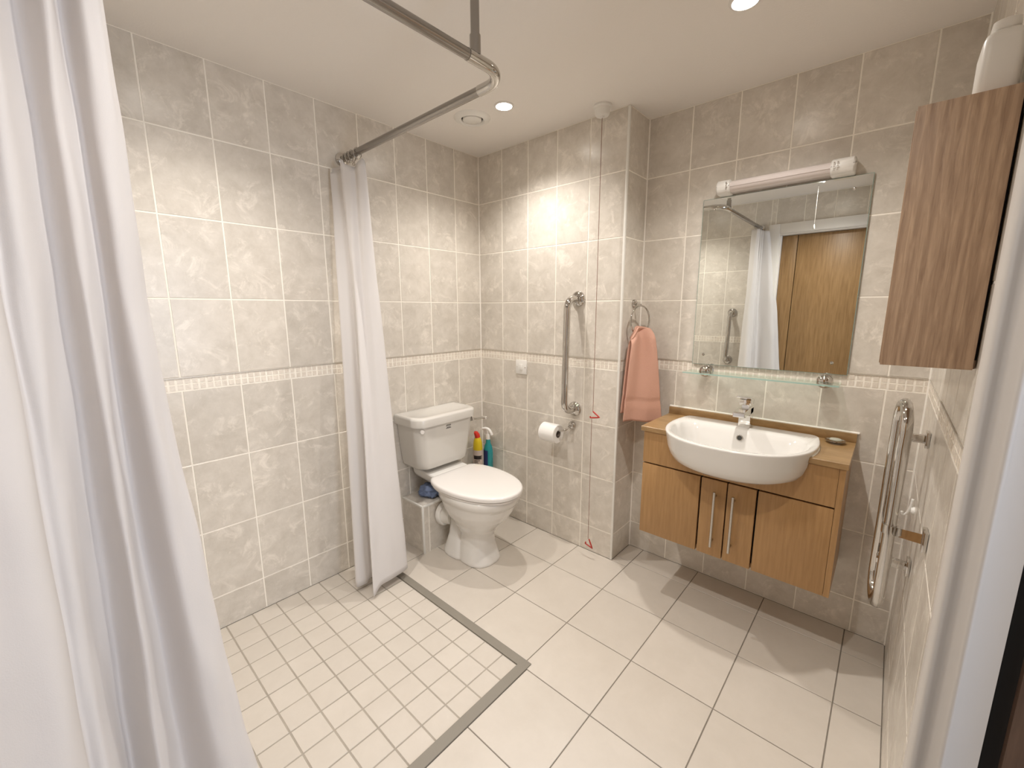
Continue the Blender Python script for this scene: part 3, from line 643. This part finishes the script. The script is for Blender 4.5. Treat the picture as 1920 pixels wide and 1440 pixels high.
def towel_layer(name, off, z0, z1, wl_, wr_, parent, fold):
    bm = bmesh.new(); nu, nv = 36, 44; g2 = []
    topL, topR = Vector((1.028, 0.048, 0)), Vector((1.092, 0.128, 0))
    botL, botR = Vector((1.020, 0.006, 0)), Vector((1.160, 0.158, 0))
    nrm = Vector((tdir.y, -tdir.x, 0))
    for j in range(nv+1):
        tv = j/nv; row = []; z = z0 + (z1-z0)*tv
        e = min(1, tv*1.0)**0.75
        Lp, Rp = topL.lerp(botL, e), topR.lerp(botR, e)
        for i in range(nu+1):
            u = i/nu; p = Lp.lerp(Rp, u)
            am = (0.012*(1-tv)**1.5+0.004)
            dpt = am*math.sin(u*PI*fold+1.0) + 0.006*math.sin(u*9+tv*3) * (0.4+0.6*tv) + off
            if tv < 0.12: dpt += -0.030*(1-tv/0.12)**2 * (1 if off > 0 else -1)
            zz = z + (0.012*math.cos((u-0.5)*PI*1.0) - 0.012 - 0.045*max(0, 0.25-u)/0.25*1.0)*max(0, 1-tv*3) + 0.004*math.sin(u*7)*tv - 0.006*u*tv
            if 0.76 < tv < 0.84: dpt -= (0.0045 if abs(tv-0.80) > 0.022 else 0.002)*(1 if off > 0 else -1)
            row.append(bm.verts.new(p + nrm*dpt + Vector((0, 0, zz))))
        g2.append(row)
    for j in range(nv):
        for i in range(nu): bm.faces.new((g2[j][i], g2[j][i+1], g2[j+1][i+1], g2[j+1][i]))
    o = from_bm(name, bm, M['towel'], None, True)
    md = o.modifiers.new('s', 'SOLIDIFY'); md.thickness = 0.006; md.offset = 0
    adopt(o, parent); return o
towel_layer('front_layer', 0.026, 1.272, 0.794, 0, 0, tw, 2.2)
towel_layer('back_layer', -0.006, 1.270, 0.83, 0, 0, tw, 1.6)

# ------------------------------------------------------------------ vanity unit, worktop, basin, tap, soap dish
VX0, VX1, VY, VZ0, VZ1 = 1.212, 1.950, -0.125, 0.308, 0.804
v = thing('vanity_unit', 'wall hung beech vanity cabinet with two bar handled doors under the basin', 'cabinet', ((VX0+VX1)/2, 0.04, VZ0))
T = 0.018
bm = bmesh.new()
add_box(bm, VX0, VX0+T, VY+T, D-0.001, VZ0, VZ1); add_box(bm, VX1-T, VX1, VY, D-0.001, VZ0, VZ1); add_box(bm, VX0+T, VX1-T, VY+T, D-0.001, VZ0, VZ0+T); add_box(bm, VX0+T, VX1-T, D-T, D-0.001, VZ0+T, VZ1)
adopt(from_bm('carcass', bm, M['beech']), v)
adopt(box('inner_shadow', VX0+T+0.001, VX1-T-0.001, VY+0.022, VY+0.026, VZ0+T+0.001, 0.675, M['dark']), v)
BCX, BHW, BYB, BYF = 1.580, 0.278, 0.118, -0.325
def basin_outline(s, z, n=28, shrink=0.0, back=BYB, front=BYF, cor=0.035, fs=None):
    """D outline, straight back, elliptical front; s scales width, fs the forward reach"""
    hw = BHW*s - shrink; fs = s if fs is None else fs
    yb = back - shrink; ym = min(-0.02, yb-cor-0.012); yf = ym + (front-ym)*fs + shrink
    out = []
    for k in range(2*n+1):
        th = PI*k/(2*n); c, sn = math.cos(th), math.sin(th)
        x = BCX + hw*math.copysign(abs(c)**(2/2.35), c); y = ym + (yf-ym)*abs(sn)**(2/2.35)
        out.append((x, y, z))
    m2 = 6
    out.append((BCX-hw*0.985, (ym+yb-cor)/2, z))
    for k in range(m2+1):
        th = PI - PI/2*k/m2; out.append((BCX-hw*0.955+cor + cor*math.cos(th), yb-cor+cor*math.sin(th), z))
    for k in range(m2+1):
        th = PI/2 - PI/2*k/m2; out.append((BCX+hw*0.955-cor + cor*math.cos(th), yb-cor+cor*math.sin(th), z))
    out.append((BCX+hw*0.985, (ym+yb-cor)/2, z))
    return out
# fascia with a notch for the basin
def nzb(x):   # underside of the basin at the fascia plane
    u = abs(x-BCX)/(BHW*0.93)
    return None if u >= 1 else 0.695 + 0.105*u**5
fas = [(VX0, 0.657), (VX1-T-0.001, 0.657), (VX1-T-0.001, VZ1)]
nx = [BCX + BHW*0.93*(1-2*k/40) for k in range(41)]
fas += [(x, 0.709+0.093*min(1, abs(x-BCX)/(BHW*0.93))**4) for x in nx] + [(VX0, VZ1)]
adopt(prism('fascia_panel', fas, 'y', VY, VY+T, M['beech']), v)
adopt(box('fixed_panel', VX0, 1.4715, VY, VY+T, VZ0, 0.650, M['beech'], bev=0.001), v)
adopt(box('fixed_panel', 1.6935, VX1-T-0.001, VY, VY+T, VZ0, 0.650, M['beech'], bev=0.001), v)
for x0, x1, hx in ((1.4785, 1.578, 1.540), (1.583, 1.6865, 1.611)):
    d = box('door', x0, x1, VY, VY+T, VZ0, 0.650, M['beech'], bev=0.001); adopt(d, v)
    bm = bmesh.new(); add_tube(bm, [(hx, VY-0.028, 0.362), (hx, VY-0.028, 0.608)], 0.0055, 14)
    for z in (0.385, 0.585): add_tube(bm, [(hx, VY-0.028, z), (hx, VY+0.001, z)], 0.0045, 10)
    hd = from_bm('handle', bm, M['steel'], None, True, 50); hd.parent = d
    hd['label'] = 'slim brushed steel bar handle'

wt = thing('worktop', 'beech laminate worktop with upstand around the basin', 'worktop', ((VX0+VX1)/2, 0.04, 0.804))
X0w, X1w, Y0w = 1.198, 1.956, -0.132
ol = basin_outline(0.99, 0, shrink=0.004)
n = 28
notch = [(x, y) for x, y, z in ol if y > Y0w+0.0005]
# walk: right front -> up along basin right side -> back -> left side -> left front
right = sorted([p for p in notch if p[0] > BCX+0.20], key=lambda p: p[1]); left = sorted([p for p in notch if p[0] < BCX-0.20], key=lambda p: -p[1])
poly = [(X1w, D-0.001), (X0w, D-0.001), (X0w, Y0w), (left[-1][0]+0.004, Y0w)] + left[::-1] + right[::-1] + [(right[0][0]-0.004, Y0w), (X1w, Y0w)]
adopt(prism('top_panel', poly, 'z', 0.8045, 0.8265, M['worktop'], bev=0.0012), wt)
adopt(box('upstand', X0w, X1w, D-0.019, D-0.001, 0.8265, 0.862, M['worktop'], bev=0.0012), wt)
adopt(tube('sealant', [(X0w, D-0.006, 0.8640), (X1w+0.006, D-0.006, 0.8640)], 0.0052, M['silicone'], n=8), wt)
bs = thing('basin', 'white semi recessed ceramic wash basin set into the worktop', 'basin', (BCX, -0.05, 0.70))
rings = [basin_outline(0.30, 0.706, fs=0.35, back=0.02, cor=0.02), basin_outline(0.62, 0.708, fs=0.66, back=0.06, cor=0.03), basin_outline(0.78, 0.715, fs=0.79, back=0.08), basin_outline(0.875, 0.730, fs=0.868, back=0.10), basin_outline(0.93, 0.754, fs=0.918), basin_outline(0.965, 0.785, fs=0.955), basin_outline(0.985, 0.825, fs=0.982), basin_outline(0.998, 0.840, fs=0.998), basin_outline(1.0, 0.845), basin_outline(0.997, 0.8485, fs=0.996), basin_outline(0.985, 0.850, fs=0.982),
         basin_outline(0.925, 0.8485, fs=0.91, back=0.034, cor=0.07), basin_outline(0.905, 0.843, fs=0.885, back=0.026, cor=0.07), basin_outline(0.885, 0.825, fs=0.86, back=0.016, cor=0.07), basin_outline(0.85, 0.79, fs=0.82, back=0.002, cor=0.07), basin_outline(0.78, 0.757, fs=0.74, back=-0.004, cor=0.06), basin_outline(0.62, 0.738, fs=0.58, back=-0.006, cor=0.05), basin_outline(0.30, 0.730, fs=0.36, back=-0.008, cor=0.008), basin_outline(0.1, 0.729, fs=0.22, back=-0.010, cor=0.004)]
adopt(loft('bowl', rings, M['ceramic'], sharp=80), bs)
bm = bmesh.new(); oc = Vector((1.578, 0.0085, 0.8125)); oax = Vector((0, -1, 0.38))
add_lathe(bm, [(0.0095, 0.002), (0.0125, 0.0025), (0.0135, 0.001), (0.0135, -0.004)], oc, oax, 24)
adopt(from_bm('overflow_ring', bm, M['chrome'], None, True), bs)
adopt(lathe('overflow_hole', [(0, 0.0012), (0.0100, 0.0012), (0.0100, -0.004), (0, -0.004)], oc, M['overflow'], axis=oax, n=20), bs)
adopt(lathe('waste', [(0, 0.003), (0.014, 0.003), (0.021, 0.001), (0.022, -0.002), (0, -0.002)], (1.578, -0.07, 0.731), M['chrome'], n=24), bs)
adopt(tube('sealant', [(p[0]+0.0045*(1 if p[0] > BCX else -1), p[1], 0.8275) for p in right] , 0.0040, M['silicone'], n=8), bs)

tp = thing('mixer_tap', 'square chrome monobloc mixer tap on the basin ledge', 'tap', (1.577, 0.085, 0.849))
adopt(box('body', 1.554, 1.600, 0.062, 0.108, 0.8485, 0.936, M['brightchrome'], bev=0.002), tp)
sp = prism('spout', [(0.108, 0.912), (0.108, 0.942), (-0.035, 0.934), (-0.040, 0.930), (-0.040, 0.912), (0.062, 0.908)], 'x', 1.554, 1.600, M['brightchrome'], bev=0.002); adopt(sp, tp)
adopt(box('lever', 1.5545, 1.5995, 0.050, 0.108, 0.949, 0.973, M['brightchrome'], bev=0.002), tp)
adopt(prism('lever_plate', [(0.112, 0.974), (0.112, 0.982), (0.020, 0.990), (0.020, 0.986), (0.050, 0.974)], 'x', 1.549, 1.605, M['brightchrome'], bev=0.001), tp)
adopt(box('lever_neck', 1.563, 1.591, 0.066, 0.104, 0.936, 0.950, M['brightchrome']), tp)

sd = thing('soap_dish', 'small round chrome soap dish with a sliver of soap on the worktop', 'soap dish', (1.893, 0.135, 0.8265))
adopt(lathe('dish', [(0, 0.003), (0.014, 0.0005), (0.018, 0.0), (0.018, 0.003), (0.030, 0.008), (0.0345, 0.0115), (0.034, 0.0125), (0.028, 0.010), (0.012, 0.006), (0, 0.0055)], (1.893, 0.135, 0.8265), M['chrome'], n=36), sd)
bm = bmesh.new(); add_loft(bm, [osec((1.893, 0.137), 0.8265+z, a, b2) for z, a, b2 in ((0.0095, .012, .010), (0.012, .020, .016), (0.016, .0205, .0165), (0.019, .017, .014), (0.020, .010, .008))])
so = from_bm('soap', bm, M['soap'], None, True); tag(so, 'sliver of pale soap resting on the round chrome dish', 'soap')

# ------------------------------------------------------------------ mirror, shelf, light
mi = thing('wall_mirror', 'frameless rectangular mirror above the basin', 'mirror', (1.596, D, 1.092))
my = D - 0.010
bm = bmesh.new(); add_box(bm, 1.294, 1.898, my, D-0.0035, 1.093, 1.8515)
o = from_bm('glass_back', bm, M['glassedge']); adopt(o, mi)
bm = bmesh.new()
e = 0.0018; A = [bm.verts.new(p) for p in ((1.294+e, my-0.0005, 1.093+e), (1.898-e, my-0.0005, 1.093+e), (1.898-e, my-0.0005, 1.8515-e), (1.294+e, my-0.0005, 1.8515-e))]
bm.faces.new(A)
o = from_bm('mirror_face', bm, M['mirror']); adopt(o, mi)
for p in ((1.344, 1.141), (1.844, 1.140), (1.845, 1.804), (1.344, 1.804)):
    adopt(lathe('dome_screw', [(0, 0.006), (0.003, 0.0055), (0.0055, 0.003), (0.0065, 0.0005), (0.0065, 0), (0, 0)], (p[0], my-0.0005, p[1]), M['chrome'], axis=(0, -1, 0), n=16), mi)
sh = thing('glass_shelf', 'clear glass shelf on two round chrome brackets under the mirror', 'shelf', (1.585, D, 1.06))
adopt(box('glass_panel', 1.286, 1.884, 0.100, 0.206, 1.056, 1.062, M['glass'], bev=0.0008, seg=1), sh)
adopt(box('polished_edge', 1.286, 1.884, 0.0985, 0.1000, 1.0562, 1.0618, M['glassgreen']), sh)
for x in (1.372, 1.832):
    o = lathe('bracket', [(0, 0.070), (0.016, 0.068), (0.026, 0.060), (0.0285, 0.050), (0.0285, 0.040), (0.024, 0.030), (0.016, 0.024), (0.014, 0.006), (0.022, 0.003), (0.022, 0), (0, 0)], (x, D, 1.066), M['chrome'], axis=(0, -1, 0), n=36); adopt(o, sh)
lf = thing('shaver_light', 'white tube light with ribbed diffuser above the mirror', 'wall light', (1.60, D, 1.875))
def capsec(x, g, yb=D-0.001):
    y0, y1, z0, z1 = 0.134+g, yb, 1.853+g, 1.912-g
    out = [(x, y1, z0)]
    out += [(x, y0+0.028-0.028*math.sin(th), z0+0.028-0.028*math.cos(th)) for th in [PI/2*k/6 for k in range(7)]]
    out += [(x, y0+0.028-0.028*math.cos(th), z1-0.028+0.028*math.sin(th)) for th in [PI/2*k/6 for k in range(7)]]
    out.append((x, y1, z1)); return out
for x0, x1 in ((1.362, 1.418), (1.768, 1.842)):
    ec = loft('end_cap', [capsec(x0, 0.004), capsec(x0+0.005, 0), capsec(x1-0.005, 0), capsec(x1, 0.004)], M['white_plastic']); adopt(ec, lf)
bm = bmesh.new()
add_loft(bm, [capsec(1.414, 0.006), capsec(1.772, 0.006)])
for k in range(44):
    x = 1.424 + k*0.0078
adopt(from_bm('diffuser', bm, M['diffuser'], None, True, 45), lf)
bm = bmesh.new()
for k in range(5):
    for xx in (1.7775, 1.7885, 1.403): add_box(bm, xx, xx+0.007 if k % 2 else xx+0.004, 0.1325, 0.136, 1.868+k*0.0066, 1.8715+k*0.0066)
vs_ = from_bm('vent_slot', bm, M['steel']); vs_['kind'] = 'stuff'; adopt(vs_, lf)

# ------------------------------------------------------------------ right wall: cabinet, container, chrome loop rail, hook
cb = thing('wall_cabinet', 'brown wood grain cabinet mounted high on the right wall', 'cabinet', (2.07, -0.60, 1.244))
CY0, CY1 = -0.80, -0.30
adopt(box('side_panel', 2.002, W-0.005, CY0, CY0+0.016, 1.244, 1.7215, M['cabinet'], bev=0.0008), cb)
adopt(box('side_panel', 2.002, W-0.001, CY1-0.016, CY1, 1.244, 1.7215, M['cabinet'], bev=0.0008), cb)
adopt(box('top_panel', 2.018, W-0.001, CY0+0.016, CY1-0.016, 1.704, 1.7205, M['cabinet']), cb)
adopt(box('bottom_panel', 2.018, W-0.001, CY0+0.016, CY1-0.016, 1.245, 1.261, M['cabinet']), cb)
adopt(box('back_panel', W-0.006, W-0.001, CY0+0.016, CY1-0.016, 1.261, 1.704, M['dark']), cb)
for a_, b_ in ((CY0+0.017, -0.551), (-0.549, CY1-0.017)): adopt(box('door', 2.000, 2.017, a_, b_, 1.246, 1.720, M['cabinet'], bev=0.001), cb)
bm = bmesh.new()
def rsec(z, g, x0=2.0755, x1=2.128, y0=-0.765, y1=-0.66, r=0.012):
    out = []
    for cx, cy, a0 in ((x1-g-r, y1-g-r, 0), (x0+g+r, y1-g-r, PI/2), (x0+g+r, y0+g+r, PI), (x1-g-r, y0+g+r, 1.5*PI)):
        out += [(cx+r*math.cos(a0+PI/2*k/5), cy+r*math.sin(a0+PI/2*k/5), z) for k in range(6)]
    return out
ct = thing('storage_bottle', 'white rounded plastic container standing on top of the brown wall cabinet', 'container', (2.10, -0.71, 1.7215))
adopt(loft('container_body', [rsec(1.7225, 0.003), rsec(1.726, 0), rsec(1.815, 0), rsec(1.825, 0.003), rsec(1.831, 0.010)], M['white_plastic'], sharp=50), ct)
adopt(loft('container_lid', [rsec(1.831, 0.011), rsec(1.834, 0.009), rsec(1.846, 0.009), rsec(1.848, 0.012)], M['white_plastic'], sharp=50), ct)
sc = prism('folded_paper', [(2.022, -0.77), (2.040, -0.77), (2.040, -0.72), (2.022, -0.72)], 'z', 1.7215, 1.7245, M['paper']); tag(sc, 'small flat white paper lying on the front edge of the wall cabinet top', 'paper')

lr = thing('loop_rail', 'long upright chrome loop rail with square wall mounts right of the vanity', 'rail', (2.07, -0.25, 0.75))
def uloop(xn, xf, yn_, yf, zt, zb):
    path = []
    n2 = 10
    r = abs(yf-yn_)/2; yc = (yn_+yf)/2; xc = (xn+xf)/2
    for k in range(n2+1):
        th = PI*k/n2; c = math.cos(th); path.append(Vector((xc+(xn-xc)*c, yc + (yn_-yc)*c, zt - r + r*math.sin(th))))
    m = 10
    for k in range(1, m): path.append(Vector((xf, yf, zt-r + (zb+r - (zt-r))*k/m)))
    for k in range(n2+1):
        th = PI + PI*k/n2; c = math.cos(th); path.append(Vector((xc+(xn-xc)*c, yc + (yn_-yc)*c, zb + r + r*math.sin(th))))
    for k in range(1, m): path.append(Vector((xn, yn_, zb+r + (zt-r - (zb+r))*k/m)))
    return path
adopt(tube('rail', uloop(2.074, 2.059, -0.33, -0.19, 1.082, 0.440), 0.0150, M['chrome'], n=24, closed=True), lr)
for y, z in ((-0.165, 0.962), (-0.245, 0.575)):
    adopt(box('square_mount', W-0.010, W-0.001, y-0.022, y+0.022, z-0.024, z+0.024, M['chrome'], bev=0.001), lr)
    adopt(box('mount_arm', 2.056, W-0.009, y-0.010, y+0.010, z-0.012, z+0.012, M['chrome'], bev=0.001), lr)
cl = lathe('clamp_band', [(0.0152, -0.013), (0.0195, -0.013), (0.0195, 0.013), (0.0152, 0.013)], (2.074, -0.33, 0.716), M['chrome'], n=28); adopt(cl, lr)
bm = bmesh.new(); add_box(bm, -0.0025, 0.0025, 0, 0.215, -0.013, 0.013)
Rm = Matrix.Rotation(math.atan2(-(W-0.006-2.081), -(0.57-0.34)) + 0.0, 4, 'Z')
dv = Vector((W-0.006, -0.545, 0.800)) - Vector((2.084, -0.345, 0.716))
p0, p1 = Vector((2.084, -0.345, 0.716)), Vector((W-0.008, -0.545, 0.795)); bm.free(); bm = bmesh.new()
sd2 = (p1-p0).cross(Vector((0, 0, 1))).normalized()*0.0025
for p in (p0, p1):
    pass
vs = [[bm.verts.new(p + sg*sd2 + Vector((0, 0, h2))) for sg, h2 in ((-1, -0.013), (1, -0.013), (1, 0.013), (-1, 0.013))] for p in (p0, p1)]
for k in range(4): bm.faces.new((vs[0][k], vs[0][(k+1) % 4], vs[1][(k+1) % 4], vs[1][k]))
bm.faces.new(vs[0][::-1]); bm.faces.new(vs[1])
adopt(from_bm('clamp_arm', bm, M['chrome']), lr)
adopt(box('square_mount', W-0.010, W-0.001, -0.567, -0.523, 0.770, 0.820, M['chrome'], bev=0.001), lr)
hk = lathe('wall_hook', [(0, 0.010), (0.010, 0.009), (0.014, 0.003), (0.014, 0), (0, 0)], (W, -0.06, 0.690), M['white_plastic'], axis=(-1, 0, 0), n=18)
tag(hk, 'small white plastic hook on the right wall behind the chrome loop rail', 'hook')
bm = bmesh.new(); add_tube(bm, catmull([(W-0.008, -0.06, 0.730), (W-0.010, -0.06, 0.705), (W-0.016, -0.06, 0.680), (W-0.026, -0.06, 0.668), (W-0.030, -0.06, 0.680)], 5), 0.004, 8)
o = from_bm('hook_stem', bm, M['white_plastic'], None, True); o.parent = hk

# ------------------------------------------------------------------ ceiling fittings
for i, (x, y) in enumerate(LIGHTS):
    lab = ['glowing white recessed downlight in the ceiling above the toilet', 'glowing recessed downlight in the ceiling above the basin, at the photo top edge', 'recessed downlight by the near wall, glowing in the mirror reflection', 'recessed downlight over the tiled shower area'][i]
    dl = thing('downlight', lab, 'ceiling light', (x, y, ZC), 'recessed ceiling downlights')
    adopt(lathe('bezel', [(0.036, -0.001), (0.037, -0.005), (0.043, -0.004), (0.046, -0.001), (0.046, 0.0)], (x, y, ZC), M['white_paint'], n=32), dl)
    adopt(lathe('lens', [(0, -0.004), (0.030, -0.004), (0.036, -0.003), (0.036, -0.0005)], (x, y, ZC), M['lens'], n=32), dl)
vt = thing('extract_vent', 'round white ceiling air valve beside the downlight over the toilet', 'vent', (0.371, -0.392, ZC))
adopt(lathe('outer_ring', [(0.052, 0.0), (0.053, -0.008), (0.060, -0.014), (0.075, -0.010), (0.088, -0.003), (0.090, 0.0)], (0.371, -0.392, ZC), M['white_plastic'], n=40), vt)
adopt(lathe('centre_disc', [(0, -0.016), (0.040, -0.015), (0.045, -0.012), (0.046, -0.004), (0, -0.004)], (0.371, -0.392, ZC), M['white_plastic'], n=40), vt)
adopt(lathe('vent_gap', [(0, -0.0008), (0.0525, -0.0008), (0.0525, -0.0002), (0, -0.0002)], (0.371, -0.392, ZC), M['dark'], n=40), vt)
pc = thing('light_pull_cord', 'thin white light cord hanging near the door, seen in the mirror', 'pull cord', (1.497, -1.55, ZC))
adopt(lathe('ceiling_switch', [(0, 0), (0.040, 0), (0.040, -0.010), (0.033, -0.034), (0.010, -0.040), (0, -0.040)], (1.497, -1.55, ZC), M['white_plastic'], n=28), pc)
adopt(tube('cord', [(1.497, -1.55, ZC-0.038), (1.497, -1.55, 1.96)], 0.0010, M['cordgrey'], n=6), pc)
adopt(lathe('cord_end', [(0, 0.035), (0.003, 0.034), (0.008, 0.004), (0.006, 0), (0, 0)], (1.497, -1.55, 1.93), M['white_plastic'], n=14), pc)

# ------------------------------------------------------------------ shower rail and curtains
RX, RY, RZ, RR = 1.056, -0.887, 2.05, 0.0145
rl = thing('shower_rail', 'brushed steel L shaped shower curtain rail with a ceiling support', 'curtain rail', (RX, RY, RZ))
br = 0.085
bend = [Vector((RX-br+br*math.cos(th), RY-br+br*math.sin(th), RZ)) for th in [PI/2 - PI/2*k/12 for k in range(13)]]
adopt(tube('rail_tube', [Vector((0.006, RY, RZ)), Vector((RX-br, RY, RZ))], RR, M['rodsteel'], n=20), rl)
adopt(tube('rail_tube', [Vector((RX, RY-br-0.03, RZ)), Vector((RX, YN+0.004, RZ))], RR, M['rodsteel'], n=20), rl)
adopt(tube('corner_bend', [Vector((RX-br-0.035, RY, RZ))] + bend + [Vector((RX, RY-br-0.075, RZ))], RR+0.0018, M['chrome'], n=20), rl)
adopt(tube('support_tube', [(RX, RY-br-0.045, RZ+0.04), (RX, RY-br-0.045, ZC)], 0.0125, M['rodsteel'], n=18), rl)
adopt(tube('support_socket', [(RX, RY-br-0.045, RZ+0.008), (RX, RY-br-0.045, RZ+0.058)], 0.0155, M['rodsteel'], n=18), rl)
flange((RX, RY-br-0.045, ZC), (0, 0, -1), 0.028, M['chrome'], rl, 'ceiling_flange', 0.014)
flange((0, RY, RZ), (1, 0, 0), 0.030, M['chrome'], rl, 'wall_flange', 0.014); flange((RX, YN, RZ), (0, 1, 0), 0.030, M['chrome'], rl, 'wall_flange', 0.014)

def curtain(name, label, top, bot, z_top, z_bot, group, parent_loc, mids=None, nz=70, ns=10, wob=0.004, seed=0):
    T_ = catmull([(x, y, 0) for x, y in top], ns); B_ = catmull([(x, y, 0) for x, y in bot], ns); Md = catmull([(x, y, 0) for x, y in mids], ns) if mids else None
    bm = bmesh.new(); rows = []
    for j in range(nz+1):
        tv = j/nz; row = []
        for i, (a2, b2) in enumerate(zip(T_, B_)):
            u = i/(len(T_)-1)
            if Md:
                p = a2*((1-tv)*(1-2*tv)) + Md[i]*(4*tv*(1-tv)) + b2*(tv*(2*tv-1))
            else: p = a2.lerp(b2, tv)
            zt = z_top(u) if callable(z_top) else z_top
            zb = z_bot(u) if callable(z_bot) else z_bot
            z = zt + (zb-zt)*tv
            nn = noise.noise(Vector((u*9+seed, z*2.2, seed*1.3)))*wob + noise.noise(Vector((u*22+seed, z*7, 4+seed)))*wob*0.35
            row.append(bm.verts.new((p.x+nn, p.y+nn*0.8, z)))
        rows.append(row)
    for j in range(nz):
        for i in range(len(T_)-1): bm.faces.new((rows[j][i], rows[j][i+1], rows[j+1][i+1], rows[j+1][i]))
    t2 = thing(name, label, 'curtain', parent_loc, group)
    o = from_bm('cloth', bm, M['curtain'], None, True)
    md = o.modifiers.new('solid', 'SOLIDIFY'); md.thickness = 0.0016; md.offset = 0
    adopt(o, t2); return t2
# far curtain, gathered at the left wall
c_far = curtain('shower_curtain', 'white shower curtain gathered against the left wall beside the toilet',
    [(0.05, -0.90), (0.022, -0.952), (0.055, -0.935), (0.075, -0.925), (0.105, -0.945), (0.135, -0.925), (0.150, -0.905), (0.185, -0.905), (0.200, -0.882), (0.17, -0.866)],
    [(0.10, -0.93), (0.205, -1.066), (0.228, -1.025), (0.222, -0.965), (0.262, -0.975), (0.325, -1.042), (0.312, -0.985), (0.312, -0.92), (0.292, -0.826), (0.20, -0.85)],
    lambda u: 2.012 - 0.028*abs(math.sin(u*7.5)) + (0.012 if 0.3 < u < 0.5 else 0), lambda u: 0.03 if u < 0.25 else (0.045-0.03*math.exp(-((u-0.56)/0.06)**2) + 0.02*max(0, u-0.6)), 'white shower curtains', (0.12, -0.92, 0.02), seed=3)
for x in (0.045, 0.075, 0.105, 0.150):
    hk2 = tube('hook', [Vector((x, RY + 0.019*math.sin(th), RZ-0.006 + 0.024*math.cos(th))) for th in [2*PI*k/20 for k in range(20)]], 0.0016, M['steel'], n=6, closed=True)
    adopt(hk2, c_far)
adopt(lathe('eyelet', [(0.0035, 0), (0.0035, 0.003), (0.007, 0.003), (0.008, 0.0), (0.0035, 0)], (0.158, -0.912, 1.992), M['steel'], axis=(0.6, -0.78, -0.05), n=18), c_far)
adopt(tube('hook', [(0.158, -0.912, 1.995), (0.155, -0.90, 2.02), (0.152, -0.888, 2.036)], 0.0016, M['steel'], n=6), c_far)
adopt(prism('care_label', [(1.978, -0.950), (1.998, -0.950), (1.998, -0.944), (1.978, -0.944)][::1] and [(0.0, 0), (0.014, 0), (0.014, 0.018), (0, 0.018)], 'y', 0, 0.0006, M['white_plastic']), c_far).location = Vector((0.028, -0.957, 1.972)) - Vector(c_far.location)

# near curtain, gathered at the near wall in the foreground
def zig(y0, y1, x, amp, n, skew=0.0, dx=0.0):
    out = []
    for k in range(2*n+1):
        t2 = k/(2*n); out.append((x + dx*t2 + (amp if k % 2 else -amp*0.7), y0 + (y1-y0)*t2 + (skew if k % 2 else 0)))
    return out
topN = [(1.13, -1.975), (1.10, -1.955), (1.055, -1.935), (1.088, -1.912), (1.048, -1.889), (1.088, -1.863), (1.050, -1.844), (1.084, -1.822), (1.068, -1.803), (1.030, -1.815)]
midN = [(1.275, -2.030), (1.235, -1.970), (1.12, -1.968), (1.114, -1.945), (1.055, -1.914), (1.108, -1.883), (1.062, -1.861), (1.108, -1.828), (1.072, -1.790), (1.020, -1.805)]
botN = [(1.375, -2.037), (1.30, -1.975), (1.16, -1.972), (1.145, -1.955), (1.070, -1.930), (1.138, -1.890), (1.070, -1.847), (1.136, -1.775), (1.085, -1.705), (1.000, -1.730)]
c_near = curtain('shower_curtain', 'white shower curtain in the left foreground, gathered at the near wall', topN, botN, 2.02, 0.03, 'white shower curtains', (1.06, -1.90, 0.02), mids=midN, nz=100, wob=0.0085, seed=11)
for k in range(5):
    y = -1.975 + k*0.038
    adopt(tube('hook', [Vector((RX + 0.017*math.sin(th), y, RZ-0.006 + 0.022*math.cos(th))) for th in [2*PI*j/20 for j in range(20)]], 0.0016, M['steel'], n=6, closed=True), c_near)
